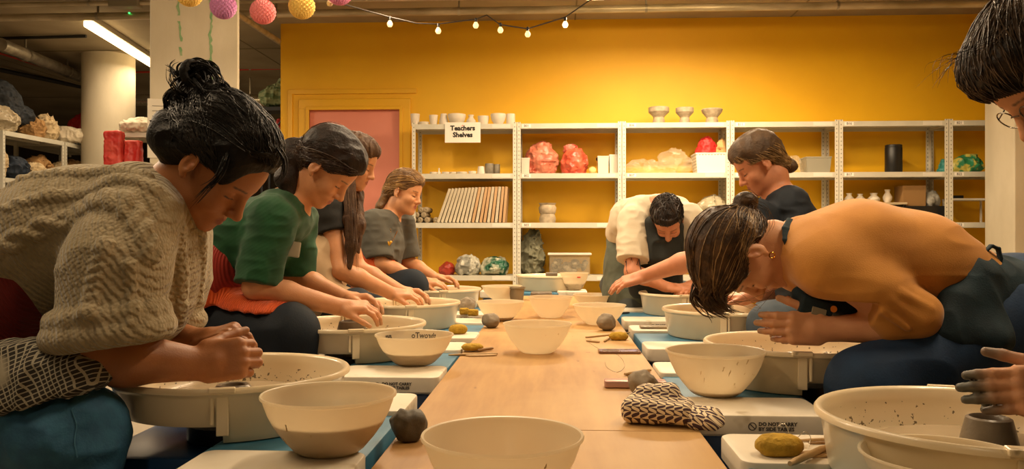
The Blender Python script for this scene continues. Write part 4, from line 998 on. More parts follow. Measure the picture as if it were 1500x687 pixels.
# small metal tray on the third right tray
q = WZ(957, 481, TRZ); t = empty('metal_tray', q); tag(t, 'small silver tray on the white tray of the third right wheel', 'tray')
MB().rbox((-.06, -.03, .0005), (.1, .03, .012), .01, .003).build('tray_body', M('silver_tin', '#a59a88', .3, metal=.6), t, True)
# ---- leaf patterned pouch
def leaf(t):
    # rows of paired leaves (herringbone) in the pouch's own coordinates
    uv = t.new('ShaderNodeSeparateXYZ'); t.link(t.tc.outputs['UV'], uv.inputs[0])
    def mth(op, a, b=None, c=None):
        n = t.new('ShaderNodeMath', operation=op)
        for i, v in enumerate((a, b, c)):
            if v is None: continue
            if isinstance(v, (int, float)): n.inputs[i].default_value = v
            else: t.link(v, n.inputs[i])
        return n.outputs[0]
    v = mth('MULTIPLY', uv.outputs['Y'], 1.0)
    fv = mth('FRACT', v); dv = mth('ABSOLUTE', mth('SUBTRACT', fv, .5))          # 0 at stem
    u = mth('FRACT', mth('ADD', uv.outputs['X'], mth('MULTIPLY', dv, 1.6)))
    du = mth('ABSOLUTE', mth('SUBTRACT', u, .5))
    wd = mth('MULTIPLY', mth('SINE', mth('MULTIPLY', dv, 2*PI)), .40)
    inside = mth('LESS_THAN', du, wd)
    row = mth('MODULO', mth('FLOOR', v), 2.)
    side = mth('GREATER_THAN', fv, .5)
    mx = t.new('ShaderNodeMix', data_type='RGBA'); mx.inputs[6].default_value = srgb('#e9d6b2'); mx.inputs[7].default_value = srgb('#4a343c')
    inv = mth('ABSOLUTE', mth('SUBTRACT', inside, side))
    t.link(inv, mx.inputs[0]); t.link(mx.outputs[2], t.b.inputs['Base Color'])
m_leaf = M('leaf_print', '#e9d6b2', .85, fn=leaf)
q = WZ(973, 619, TZ)
def pouch_part(name, boxes, parent, mat, ax, seed):
    s = SDF(.0035)
    for c, hs, rz, rx in boxes:
        R = np.array(Euler((rx, 0, rz)).to_matrix()); s.box(c, hs, R, rd=min(hs)*.85, k=.025)
    s.disp.append(folds(.004, 12, seed)); s.disp.append(folds(.0016, 32, seed+1)); s.box((0, 0, -.1+.0008), (.5, .5, .1), rd=0, k=.004, op='sub')
    o = s.mesh(name, mat, parent)
    me = o.data; uv = me.uv_layers.new(name='UVMap')
    co = np.empty(len(me.vertices)*3, np.float32); me.vertices.foreach_get('co', co); co = co.reshape(-1, 3)
    ca, sa = math.cos(ax), math.sin(ax)
    U = (co[:, 0]*ca+co[:, 1]*sa)/.0185; V = (-co[:, 0]*sa+co[:, 1]*ca+co[:, 2]*1.25)/.033
    li = np.empty(len(me.loops), np.int32); me.loops.foreach_get('vertex_index', li)
    uv.data.foreach_set('uv', np.stack([U[li], V[li]], 1).astype(np.float32).ravel())
    return o
pt = empty('fabric_pouch', q, -.30); tag(pt, 'folded pouch printed with dark leaf rows on the right table edge', 'pouch')
pouch_part('pouch_body', [((-.01, 0, .029), (.080, .056, .028), 0, 0), ((-.02, .022, .060), (.050, .030, .024), .1, .1)], pt, m_leaf, 0., 5)
pouch_part('pouch_flap', [((.078, -.022, .024), (.044, .028, .016), -.35, .25), ((.102, -.034, .014), (.026, .022, .010), -.40, .2)], pt, m_leaf, -.9, 9)
# ================================================================== PEOPLE TOOLKIT
def A3(v): return np.array(v, float)
def cv(a, b, c): return A3(RT*a+FW*b+Vector((0, 0, c)))        # camera-ish axes (right, deep, up) -> world
def cvR(b):
    M_ = Matrix.Rotation(TH, 3, 'Z') @ Matrix.Rotation(b, 3, 'Y'); return np.array(M_)
def unit(v): v = A3(v); return v/max(np.linalg.norm(v), 1e-9)
def PX(c, r, D): return A3(W(c, r, D))
def headframe(e):
    cx, sx = math.cos(e[0]), math.sin(e[0]); cy, sy = math.cos(e[1]), math.sin(e[1]); cz, sz = math.cos(e[2]), math.sin(e[2])
    R = np.array([[cz, -sz, 0], [sz, cz, 0], [0, 0, 1]])@np.array([[cy, 0, sy], [0, 1, 0], [-sy, 0, cy]])@np.array([[1, 0, 0], [0, cx, -sx], [0, sx, cx]])
    return np.stack([cv(*R[:, i]) for i in range(3)], 1)       # columns: forward, left, up in world
def hx(h): return srgb(h)[:3]
class Head:
    def __init__(s, C, e, sc=1.0): s.C = A3(C); s.A = headframe(e); s.s = sc
    def L(s, x, y, z): return s.C + s.A@(A3((x, y, z))*s.s)
    def rr(s, *r): return [v*s.s for v in r]
    def ell(s, S, c, r, k=.02, op='add', tilt=None):
        R = s.A if tilt is None else s.A@np.array(Euler(tilt).to_matrix()); S.ell(s.L(*c), s.rr(*r), R, k=k*s.s, op=op)
    def cap(s, S, a, b, ra, rb, k=.01, op='add'): S.cap(s.L(*a), s.L(*b), ra*s.s, rb*s.s, k=k*s.s, op=op)
    def paint(s, S, c, r, colr, a=.8, soft=.5): S.paint.append((s.L(*c), s.rr(*r), s.A, (*hx(colr), a), soft))
def face(S, H, lip='#8f4a3c', brow='#2a1c14', blush='#b0583c', beard=None, female=True):
    H.ell(S, (-.014, 0, .046), (.100, .076, .085), k=.0)
    H.ell(S, (.035, 0, -.015), (.058, .060, .088), k=.03)
    H.ell(S, (.045, 0, .045), (.047, .058, .045), k=.03)
    H.ell(S, (.022, 0, -.068), (.052, .052, .040), k=.03)
    H.ell(S, (.030, .0, -.090), (.050, .036, .022), k=.03)
    H.cap(S, (.076, -.006, -.098), (.076, .006, -.098), .0165, .0165, k=.022)
    for y in (-1, 1):
        H.cap(S, (.082, y*.018, .020), (.070, y*.042, .016), .010, .009, k=.018)
        H.ell(S, (.066, y*.036, -.030), (.026, .024, .024), k=.022)
        H.ell(S, (.101, y*.031, -.003), (.018, .019, .012), k=.014, op='sub')
        H.ell(S, (.0755, y*.0315, -.002), (.0145, .0155, .0125), k=.004)
        H.cap(S, (.090, y*.020, -.006), (.079, y*.045, -.006), .0022, .0020, k=.003)
    H.cap(S, (.090, 0, .014), (.112, 0, -.030), .0075, .0100, k=.016)
    H.ell(S, (.112, 0, -.034), (.0125, .0115, .0095), k=.008)
    for y in (-1, 1):
        H.ell(S, (.101, y*.0125, -.038), (.0105, .0065, .0075), k=.006)
        H.ell(S, (.107, y*.0065, -.0455), (.005, .0032, .004), k=.003, op='sub')
    H.ell(S, (.078, 0, -.064), (.021, .027, .021), k=.016)
    for y in (-1, 1):
        H.cap(S, (.0975, y*.003, -.0605), (.0895, y*.021, -.0635), .0048, .0022, k=.004)
        H.cap(S, (.0960, y*.003, -.0705), (.0885, y*.019, -.0665), .0055, .0022, k=.005)
    H.cap(S, (.1035, 0, -.0655), (.0935, -.022, -.0655), .0012, .0012, k=.003, op='sub'); H.cap(S, (.1035, 0, -.0655), (.0935, .022, -.0655), .0012, .0012, k=.003, op='sub')
    H.cap(S, (.106, 0, -.050), (.103, 0, -.057), .0022, .0018, k=.004, op='sub')
    for y in (-1, 1):
        H.ell(S, (-.006, y*.078, -.003), (.019, .0065, .031), k=.006, tilt=(0, .12, y*.35))
        H.ell(S, (.000, y*.0865, -.002), (.0105, .0065, .019), k=.004, op='sub', tilt=(0, .12, y*.35))
        H.ell(S, (.006, y*.080, -.006), (.006, .005, .008), k=.004)
        H.ell(S, (.003, y*.077, -.032), (.008, .005, .008), k=.005)
    H.paint(S, (.099, 0, -.0655), (.014, .024, .0125), lip, .85, .45)
    for y in (-1, 1):
        for q in range(4): H.paint(S, (.090-.004*q, y*(.018+.0085*q), .0215+.0015*math.sin(q*.9)), (.022, .0085, .0042), brow, .85, .6)
        for q in range(4): H.paint(S, (.090-.0033*q, y*(.020+.0075*q), -.0085+.0008*q), (.016, .0065, .0030), '#120b08', 1., .5)
        H.paint(S, (.07, y*.04, -.028), (.03, .025, .022), blush, .35, 1.)
        H.paint(S, (.108, y*.0065, -.0455), (.006, .004, .0035), '#3a1a10', .8, .6)
        H.paint(S, (0, y*.086, -.003), (.012, .012, .02), blush, .5, 1.)
    H.paint(S, (.118, 0, -.037), (.014, .014, .012), blush, .35, 1.)
    if beard: H.paint(S, (.06, 0, -.088), (.05, .055, .036), beard, .6, .5)
def neck(S, H, base, r0=.052, r1=.060):
    S.cap(H.L(-.025, 0, -.035), H.L(-.028, 0, -.075), r0*.95, r0, k=.03)
    S.cap(H.L(-.028, 0, -.075), base, r0, r1, k=.03)
FIN = [(.0280, .074, .0097), (.0093, .080, .0100), (-.0095, .075, .0096), (-.0275, .060, .0086)]
def hand(S, wrist, d, n, w, curl=(.5, .6, .4), sc=1.0, thumb=(.6, .3), spread=.1, dirty=None, curls=None):
    """d finger direction, n back of the hand, w towards the thumb"""
    d = unit(d); w = unit(A3(w)-d*np.dot(w, d)); n0 = np.cross(d, w); n = n0 if np.dot(n0, n) > 0 else -n0
    wr = A3(wrist)
    def Lc(a, b, c): return wr+(d*a+w*b+n*c)*sc
    R = np.stack([d, w, n], 1)
    S.cap(Lc(-.01, 0, 0), Lc(.03, 0, 0), .024*sc, .026*sc, k=.015)
    S.box(Lc(.05, 0, 0), A3((.042, .040, .0145))*sc, R, rd=.0135*sc, k=.014)
    S.ell(Lc(.035, .022, -.010), A3((.032, .018, .014))*sc, R, k=.012)
    tips = []
    for i, (y, L, r) in enumerate(FIN):
        cu = curls[i] if curls else curl
        base = Lc(.086-(.006 if i in (0, 3) else 0)-(.006 if i == 3 else 0), y, .001)
        a = 0; yaw = (1.5-i)*spread*.6
        dd = d*math.cos(yaw)+w*math.sin(yaw); p = base
        S.cap(p-dd*.02*sc, p, r*sc, r*1.08*sc, k=.006)
        S.ell(p+n*.002*sc, A3((.0105, .0095, .0095))*sc, R, k=.005)
        for q, fr in enumerate((.46, .30, .24)):
            a += cu[q]; dirv = dd*math.cos(a)-n*math.sin(a); p2 = p+dirv*L*fr*sc
            S.cap(p, p2, r*(1-.07*q)*sc, r*(.95-.09*q)*sc, k=.0035); p = p2
        S.paint.append((p+(-dirv*.004+(n*math.cos(a)+dd*math.sin(a))*r*.9)*sc, [.007*sc, .0055*sc, .004*sc], np.stack([dirv, w, np.cross(dirv, w)], 1), (*hx('#d8a488'), .6), .5))
        tips.append(p)
    t0 = Lc(.022, .030, -.006); td = unit(d*.75+w*thumb[0]-n*thumb[1]); t1 = t0+td*.042*sc; td2 = unit(td+d*.35-n*.15); t2 = t1+td2*.030*sc; td3 = unit(td2+d*.2-n*.15); t3 = t2+td3*.024*sc
    S.cap(t0, t1, .0150*sc, .0108*sc, k=.010); S.cap(t1, t2, .0106*sc, .0098*sc, k=.004); S.cap(t2, t3, .0098*sc, .0080*sc, k=.004)
    if dirty:
        for p in tips+[t3]: S.paint.append((p, [(.055 if dirty[1] > .7 else .03)*sc]*3, np.eye(3), (*hx(dirty[0]), dirty[1]), .8))
        S.paint.append((Lc(.07, 0, -.02), [.05*sc, .05*sc, .022*sc], R, (*hx(dirty[0]), dirty[1]), .7))
    return tips
def arm(S, sh, el, wr, r=(.052, .042, .028)):
    sh, el, wr = A3(sh), A3(el), A3(wr)
    m = el*.65+wr*.35
    S.cap(sh, el, r[0], r[1], k=.02); S.cap(el, m, r[1], r[1]*1.02, k=.02); S.cap(m, wr, r[1]*1.02, r[2], k=.02)
def torso(S, pts, k=.04):
    """pts: (point, radius, halfwidth); the cross-section is a wide oval across the depth axis"""
    for i in range(len(pts)-1):
        (a, ra, wa, sa), (b, rb, wb, sb) = pts[i], pts[i+1]
        for q in (-1, -.33, .33, 1):
            S.cap(A3(a)+A3(sa)*wa*q, A3(b)+A3(sb)*wb*q, ra*(1-.12*abs(q)), rb*(1-.12*abs(q)), k=k)
def skin(name, col, rough=.5):
    def f(t):
        at = t.new('ShaderNodeAttribute', attribute_name='tint')
        n = t.new('ShaderNodeTexNoise', Scale=35., Detail=4.); t.link(t.tc.outputs['Object'], n.inputs['Vector'])
        mx0 = t.new('ShaderNodeMix', data_type='RGBA'); c = hx(col); mx0.inputs[6].default_value = (c[0]*.88, c[1]*.82, c[2]*.8, 1); mx0.inputs[7].default_value = (min(1, c[0]*1.1), c[1]*1.1, c[2]*1.08, 1); t.link(n.outputs['Fac'], mx0.inputs[0])
        mx = t.new('ShaderNodeMix', data_type='RGBA'); t.link(mx0.outputs[2], mx.inputs[6]); t.link(at.outputs['Color'], mx.inputs[7]); t.link(at.outputs['Alpha'], mx.inputs[0]); t.link(mx.outputs[2], t.b.inputs['Base Color'])
    return M(name, col, rough, sss=.12, bump=.08, bscale=260, fn=f)
def hairmat(name, c1, c2, rough=.38, spec=.5):
    return M(name, c1, rough, spec=spec, col2=c2, nscale=30, ndet=3, contrast=(.42, .68), bump=.35, bscale=110, stretch=(1, 1, 1))
def strands(S, H, roots, target, n, mat, parent, name='hair_strands', rad=.0008, lift=.0015, seed=0, tail=None, jit=.012, cmid=None, seg=14):
    """thin tubes that run over the hair surface from each root towards the target"""
    rr = random.Random(seed); P = []; K = seg
    C = A3(cmid) if cmid is not None else H.L(-.01, 0, .03)
    for i in range(n):
        a = A3(roots(rr)); b = A3(target)+A3([rr.gauss(0, jit) for _ in range(3)])
        va, vb = unit(a-C), unit(b-C); ra, rb = np.linalg.norm(a-C), np.linalg.norm(b-C); om = math.acos(max(-1, min(1, float(va@vb)))) + 1e-4
        jx = A3([rr.gauss(0, .004) for _ in range(3)])
        for q in range(K):
            t = q/(K-1); v = (math.sin((1-t)*om)*va+math.sin(t*om)*vb)/math.sin(om)
            P.append(C+v*(ra*(1-t)+rb*t)+jx*math.sin(PI*t))
    P = A3(P); Q = S.project(P, 5); v, g = S.sample(Q)
    lf = np.array([rr.uniform(-.3, 1.3)*lift for _ in range(n)]).repeat(K)
    Q = Q+g*lf[:, None]
    g = MB()
    for i in range(n):
        pts = [Vector(p) for p in Q[i*K:(i+1)*K]]; r = rad*rr.uniform(.6, 1.5)
        g.tube(pts, [r*.5]+[r]*(K-2)+[r*.4], 4, cap=False)
    return g.build(name, mat, parent, True, recalc=False)
def lock(g, pts, r0=.002, n=1, spread=.004, seed=0, seg=5):
    rr = random.Random(seed)
    for i in range(n):
        off = Vector([rr.gauss(0, spread) for _ in range(3)]); off2 = Vector([rr.gauss(0, spread*1.6) for _ in range(3)])
        P = [Vector(p) for p in pts]; Q = []
        for j in range(len(P)-1):
            p0, p1, p2, p3 = P[max(j-1, 0)], P[j], P[j+1], P[min(j+2, len(P)-1)]
            for k in range(seg):
                t = k/seg; Q.append(.5*((2*p1)+(p2-p0)*t+(2*p0-5*p1+4*p2-p3)*t*t+(3*p1-p0-3*p2+p3)*t**3))
        Q.append(P[-1]); m = len(Q)-1
        Q = [q+off*(1-j/m)+off2*(j/m) for j, q in enumerate(Q)]
        r = r0*rr.uniform(.6, 1.2)
        g.tube(Q, [r*(1-.8*(j/m)**2) for j in range(m+1)], 4, cap=False)
    return g
def knit(scale, strength, fn2=None, dist=.004):
    def f(t):
        mp = t.new('ShaderNodeMapping'); mp.inputs['Rotation'].default_value = (0, .55, .2); t.link(t.tc.outputs['Object'], mp.inputs['Vector'])
        w = t.new('ShaderNodeTexWave', Scale=scale, Distortion=2.2, Detail=2.); w.bands_direction = 'X'; w.inputs['Detail Scale'].default_value = 2.; t.link(mp.outputs['Vector'], w.inputs['Vector'])
        v = t.new('ShaderNodeTexVoronoi', Scale=scale*4.2); v.inputs['Randomness'].default_value = .6; t.link(mp.outputs['Vector'], v.inputs['Vector'])
        a = t.new('ShaderNodeMath', operation='MULTIPLY_ADD'); a.inputs[1].default_value = -.8; t.link(v.outputs['Distance'], a.inputs[0]); t.link(w.outputs['Fac'], a.inputs[2])
        b = t.new('ShaderNodeBump', Strength=strength, Distance=dist); t.link(a.outputs[0], b.inputs['Height']); t.link(b.outputs['Normal'], t.b.inputs['Normal'])
    return f
def cord(scale, rot=(0, 0, 0), col_lo='#5a1408', strength=.8):
    def f(t):
        mp = t.new('ShaderNodeMapping'); mp.inputs['Rotation'].default_value = rot; t.link(t.tc.outputs['Object'], mp.inputs['Vector'])
        w = t.new('ShaderNodeTexWave', Scale=scale); w.bands_direction = 'X'; t.link(mp.outputs['Vector'], w.inputs['Vector'])
        b = t.new('ShaderNodeBump', Strength=strength, Distance=.003); t.link(w.outputs['Fac'], b.inputs['Height']); t.link(b.outputs['Normal'], t.b.inputs['Normal'])
    return f
def person(label, loc, group=None):
    t = empty('person', (loc[0], loc[1], 0)); tag(t, label, 'person', group); return t
def settle(t):
    """parts were sculpted in world space: keep them there under the person's origin"""
    inv = Matrix.Translation(-t.location)
    for c in t.children: c.matrix_parent_inverse = inv
def leg(S, hip, knee, ank, r=(.10, .078, .055), k=.03):
    S.cap(hip, knee, r[0], r[1], k=k); S.cap(knee, ank, r[1], r[2], k=k)
def shoe(S, ank, d, z0=0.0):
    ank = A3(ank); d = unit(A3(d)*[1, 1, 0]); a = A3((ank[0], ank[1], z0+.05))
    S.cap(a-d*.04+[0, 0, .01], a+d*.05, .045, .042, k=.02); S.cap(a+d*.05, a+d*.15-[0, 0, .015], .042, .032, k=.02)
    S.box((ank[0], ank[1], z0-.1+.001), (1, 1, .1), rd=0, k=.003, op='sub')
def stool(x, y, z, label):
    t = empty('stool', (x, y, 0)); tag(t, label, 'stool', 'potters\' stools')
    MB().lathe([(.001, z-.035), (.15, z-.035), (.165, z-.025), (.165, z-.008), (.155, z), (.001, z)], 32).build('seat', M('stool_seat', '#3a3836', .5), t, True)
    for q in range(4):
        a = PI/4+q*PI/2; MB().tube([(.11*math.cos(a), .11*math.sin(a), z-.03), (.17*math.cos(a), .17*math.sin(a), 0)], .012, 10).build('leg', m_rack, t, True)
    g = MB(); g.tube([(.145*math.cos(q*PI/12), .145*math.sin(q*PI/12), z*.4) for q in range(25)], .008, 8, cap=False); g.build('foot_ring', m_rack, t, True)
    return t
m_jean = M('blue_denim', '#33698a', .8, col2='#29587a', nscale=30, bump=.15, bscale=200)
m_navy = M('navy_trousers', '#0b1a28', .85, col2='#08141f', nscale=12, bump=.1, bscale=160)
m_shoe = M('dark_shoe', '#1b1a1a', .6)
SID = cv(0, 1, 0)
# ================================================================== L1: woman in the knitted sweater
def build_L1():
    t = person('woman in cream cable knit sweater bent over the nearest left wheel, messy black bun', W(-20, 600, 1.82))
    H = Head(W(313, 241, 1.80), (.06, .86, -.13), 1.06)
    wrN, wrF = PX(287, 533, 1.70), PX(290, 502, 1.86)
    elN, elF = PX(128, 520, 1.60), PX(205, 490, 2.0)
    S = SDF(.0028)
    face(S, H, lip='#7c3a30', brow='#14100c', blush='#a3583a')
    nb = PX(218, 300, 1.83); neck(S, H, nb, .050, .062)
    # upper chest seen in the neckline, then a slim body inside the clothes
    tp = [(PX(215, 318, 1.83), .085, .07, SID), (PX(110, 380, 1.83), .10, .07, SID), (PX(10, 450, 1.83), .11, .07, SID), (PX(-50, 545, 1.83), .13, .06, SID)]
    torso(S, tp)
    arm(S, PX(195, 335, 1.66), elN, wrN, (.058, .053, .034)); arm(S, PX(250, 350, 1.98), elF, wrF, (.056, .050, .032))
    hand(S, wrN, cv(.93, .22, .10), cv(.05, -.85, .5), cv(-.1, .25, 1), curls=[(.95, .85, .4), (.85, .9, .4), (.8, .95, .45), (.8, 1., .5)], thumb=(.5, .8), sc=1.1, spread=.02, dirty=('#8a6a4c', .35))
    hand(S, wrF, cv(.85, -.30, .26), cv(-.2, -.3, 1), cv(.1, -1, -.2), curls=[(.7, .75, .5), (.7, .8, .5), (.65, .8, .5), (.6, .8, .5)], thumb=(.35, .6), sc=1.08, spread=.03, dirty=('#8a6a4c', .35))
    leg(S, PX(-50, 590, 1.70), PX(100, 632, 1.60), PX(92, 940, 1.60), (.08, .055, .04)); leg(S, PX(-50, 560, 1.95), PX(90, 610, 2.22), PX(85, 830, 2.22), (.08, .055, .04))
    S.mesh('body', skin('skin_tan', '#a26a40'), t)
    # sweater
    G = SDF(.0034)
    torso(G, [(PX(205, 322, 1.83), .118, .085, SID), (PX(120, 352, 1.83), .148, .085, SID), (PX(35, 400, 1.83), .155, .08, SID), (PX(-60, 470, 1.83), .15, .08, SID)], k=.05)
    G.cap(PX(215, 350, 1.80), PX(205, 440, 1.83), .115, .11, k=.05)
    G.ell(PX(240, 385, 1.86), (.085, .14, .12), k=.05)
    G.cap(PX(200, 325, 1.68), PX(168, 395, 1.62), .088, .100, k=.05); G.cap(PX(168, 395, 1.62), PX(160, 468, 1.60), .100, .098, k=.03)
    G.cap(PX(252, 345, 1.96), PX(257, 410, 1.97), .080, .076, k=.05); G.cap(PX(257, 410, 1.97), PX(258, 458, 1.965), .074, .056, k=.03)
    # rolled cuffs
    def ring(c, ax, R1, R2, r, kk=.012, n=20, S_=G):
        ax = unit(ax); u = unit(np.cross(ax, SID)); v = np.cross(ax, u); c = A3(c)
        P = [c+u*R1*math.cos(2*PI*i/n)+v*R2*math.sin(2*PI*i/n) for i in range(n+1)]
        S_.chain(P, [r]*(n+1), k=kk)
    # folds and grooves along the torso
    G.disp.append(folds(.006, 5, 3, False)); G.disp.append(folds(.0022, 11, 5, True, (1, 1, 2)))
    cuN = PX(160, 486, 1.60); cuF = PX(254, 468, 1.96)
    # flat sleeve ends
    G.box(cuN+cv(.01, 0, -.135), (.2, .2, .12), np.eye(3), rd=.0, k=.01, op='sub')
    ring(cuN, cv(.12, 0, -1), .098, .088, .025); ring(cuN+cv(-.002, 0, .034), cv(.12, 0, -1), .098, .088, .018)
    ring(cuF, cv(.0, 0, -1), .052, .052, .020)
    hb = PX(28, 432, 1.83); G.box(hb+cv(-.10, 0, -.155), (.17, .4, .15), cvR(.42), rd=0, k=.012, op='sub')
    # neckline band and hollow
    nc = PX(246, 297, 1.83); nax = unit(cv(.86, -.05, .50))
    G.cap(nc+nax*.02, nc+nax*.20, .066, .085, k=.012, op='sub'); G.cap(nc-nax*.05, nc+nax*.05, .058, .066, k=.012, op='sub')
    u_ = unit(np.cross(nax, SID)); v_ = np.cross(nax, u_); n_ = 28
    P = [nc+u_*.080*math.cos(2*PI*i/n_)+v_*.070*math.sin(2*PI*i/n_)-nax*.012 for i in range(n_+1)]
    G.chain(P, [.0125]*(n_+1), k=.008)
    G.run()
    # cables: pairs of strands winding along the surface
    def cable(ctrl, width=.014, r=.0125, turns=9, amp=.0):
        Pt = []; n = 90
        C_ = [PX(*c) for c in ctrl]
        for i in range(n):
            q = i/(n-1)*(len(C_)-1); j = min(int(q), len(C_)-2); f = q-j
            p0, p1, p2, p3 = C_[max(j-1, 0)], C_[j], C_[j+1], C_[min(j+2, len(C_)-1)]
            Pt.append(.5*((2*p1)+(p2-p0)*f+(2*p0-5*p1+4*p2-p3)*f*f+(3*p1-p0-3*p2+p3)*f**3))
        Pt = G.project(A3(Pt), 5); v, g = G.sample(Pt)
        tn = np.gradient(Pt, axis=0); tn /= np.linalg.norm(tn, axis=1, keepdims=True); sd = np.cross(tn, g)
        for ph in (0, PI):
            a = np.linspace(0, turns*PI, n)+ph
            Q = Pt+sd*(np.sin(a)*width)[:, None]+g*(np.cos(a)*.0045-.003)[:, None]
            for i in range(0, n-1): cabs.append((Q[i], Q[i+1], r))
    cabs = []
    cable([(-60, 400, 1.70), (0, 375, 1.66), (60, 348, 1.66), (120, 318, 1.64), (170, 302, 1.62), (205, 330, 1.58), (222, 380, 1.58)], turns=15)
    cable([(-60, 350, 1.75), (0, 312, 1.72), (60, 283, 1.71), (120, 262, 1.70), (175, 254, 1.69), (215, 258, 1.68)], .009, .007, 22)
    cable([(-60, 385, 1.7), (0, 345, 1.68), (60, 315, 1.67), (120, 290, 1.66), (180, 275, 1.65), (225, 285, 1.65)], .008, .006, 24)
    cable([(248, 330, 1.7), (262, 380, 1.75), (268, 430, 1.78), (262, 470, 1.8)], .010, .009, 10)
    cable([(275, 345, 1.8), (288, 390, 1.85), (286, 440, 1.88)], .009, .008, 9)
    cable([(150, 330, 1.5), (140, 380, 1.5), (130, 430, 1.5), (128, 465, 1.5)], .010, .008, 10)
    cable([(200, 380, 1.5), (205, 420, 1.5), (200, 462, 1.5)], .008, .007, 8)
    for a, b, r in cabs: G.cap(a, b, r*.86, r*.86, k=.007)
    del G.F; G.disp = [folds(.006, 5, 3, False), folds(.0022, 11, 5, True, (1, 1, 2))]
    # the cables were laid on the displaced surface, so rerun everything with them
    G.run(); G.mesh('sweater', M('cream_wool', '#ac9e81', .95, col2='#97896a', nscale=14, sheen=.25, fn=knit(30, .9)), t, smooth_it=0)
    # red corduroy apron band at the waist, jeans, checked cloth
    Q = SDF(.004)
    torso(Q, [(PX(62, 425, 1.83), .105, .14, SID), (PX(20, 455, 1.83), .135, .14, SID), (PX(-60, 490, 1.83), .15, .12, SID)], k=.05)
    Q.cap(PX(-60, 560, 1.66), PX(20, 545, 1.66), .10, .05, k=.05)
    Q.disp.append(folds(.006, 14, 8))
    Q.mesh('apron', M('dark_red_corduroy', '#7c1710', .8, col2='#6a120c', nscale=10, sheen=.1, fn=cord(52, (0, .5, 0))), t)
    J = SDF(.004)
    J.cap(PX(-80, 590, 1.68), PX(98, 640, 1.60), .125, .103, k=.04); J.cap(PX(98, 640, 1.60), PX(92, 960, 1.60), .100, .075, k=.05)
    J.cap(PX(-50, 560, 1.95), PX(90, 612, 2.25), .11, .085, k=.04); J.cap(PX(90, 612, 2.25), PX(85, 850, 2.25), .085, .07, k=.04)
    J.ell(PX(-70, 575, 1.83), (.19, .2, .14), k=.06)
    J.disp.append(folds(.006, 9, 2, True, (1, 1, 1.6))); J.disp.append(folds(.002, 30, 5))
    J.run(); jo = J.mesh('jeans', m_jean, t)
    g = MB(); P = [PX(20+i*12, 575+0*i+((i-6)**2)*.9-20, 1.45) for i in range(9)]+[PX(122+4*math.sin(i), 590+i*14, 1.45) for i in range(8)]
    P = J.project(A3(P), 8); v, gr = J.sample(P); g.tube([Vector(p) for p in P+gr*.0006], .0016, 5); g.build('seam', M('denim_seam', '#3f7391', .8), jo)
    Q = SDF(.0032)
    ctr = [PX(-30, 566, 1.60), PX(40, 562, 1.58), PX(110, 566, 1.57), PX(182, 574, 1.60)]
    Q.chain(ctr, [.074, .072, .062, .02], k=.04)
    Q.cap(PX(30, 560, 1.58), PX(60, 600, 1.54), .06, .03, k=.05)
    Q.disp.append(folds(.010, 11, 4)); Q.disp.append(folds(.004, 26, 6))
    Q.box(PX(30, 660, 1.6), (.5, .5, .085), np.array(Euler((0, -.25, 0)).to_matrix()), rd=0, k=.01, op='sub')
    def chk(tn):
        sp = tn.new('ShaderNodeSeparateXYZ'); mp = tn.new('ShaderNodeMapping'); mp.inputs['Rotation'].default_value = (.2, .5, .5); tn.link(tn.tc.outputs['Object'], mp.inputs['Vector']); tn.link(mp.outputs['Vector'], sp.inputs[0])
        last = None
        for ax in ('X', 'Z'):
            m_ = tn.new('ShaderNodeMath', operation='MULTIPLY'); m_.inputs[1].default_value = 115.; tn.link(sp.outputs[ax], m_.inputs[0])
            f_ = tn.new('ShaderNodeMath', operation='FRACT'); tn.link(m_.outputs[0], f_.inputs[0]); l_ = tn.new('ShaderNodeMath', operation='LESS_THAN'); l_.inputs[1].default_value = .24; tn.link(f_.outputs[0], l_.inputs[0])
            if last is None: last = l_
            else:
                mm = tn.new('ShaderNodeMath', operation='MAXIMUM'); tn.link(last.outputs[0], mm.inputs[0]); tn.link(l_.outputs[0], mm.inputs[1]); last = mm
        mx = tn.new('ShaderNodeMix', data_type='RGBA'); mx.inputs[6].default_value = srgb('#2a2622'); mx.inputs[7].default_value = srgb('#a39c88'); tn.link(last.outputs[0], mx.inputs[0])
        n = tn.new('ShaderNodeTexNoise', Scale=7., Detail=2.); tn.link(tn.tc.outputs['Object'], n.inputs['Vector']); r = tn.new('ShaderNodeValToRGB'); r.color_ramp.elements[0].position = .6; r.color_ramp.elements[1].position = .66; tn.link(n.outputs['Fac'], r.inputs['Fac'])
        m2 = tn.new('ShaderNodeMix', data_type='RGBA'); m2.inputs[7].default_value = srgb('#a9a18c'); tn.link(mx.outputs[2], m2.inputs[6]); tn.link(r.outputs['Color'], m2.inputs[0]); tn.link(m2.outputs[2], tn.b.inputs['Base Color'])
    Q.mesh('checked_cloth', M('checked_cotton', '#2a2622', .9, fn=chk), t)
    K = SDF(.006); shoe(K, PX(92, 940, 1.60), (1, 0, 0)); K.mesh('shoe', m_shoe, t)
    K = SDF(.006); shoe(K, PX(85, 830, 2.25), (1, 0, 0)); K.mesh('shoe', m_shoe, t)
    # hair
    m_h = hairmat('hair_black', '#0a0807', '#14100e', .55, .25)
    Hh = SDF(.003)
    H.ell(Hh, (-.022, 0, .050), (.112, .092, .104), k=.0)
    H.ell(Hh, (.030, 0, .085), (.062, .076, .056), k=.03)
    H.ell(Hh, (.050, -.050, .050), (.040, .028, .045), k=.02)
    Hh.ell(PX(262, 205, 1.80), (.058, .07, .058), k=.04)          # volume at the nape
    Hh.ell(PX(250, 190, 1.80), (.038, .055, .04), k=.03)
    H.cap(Hh, (-.06, .03, -.02), (-.04, 0, -.07), .04, .03, k=.03)
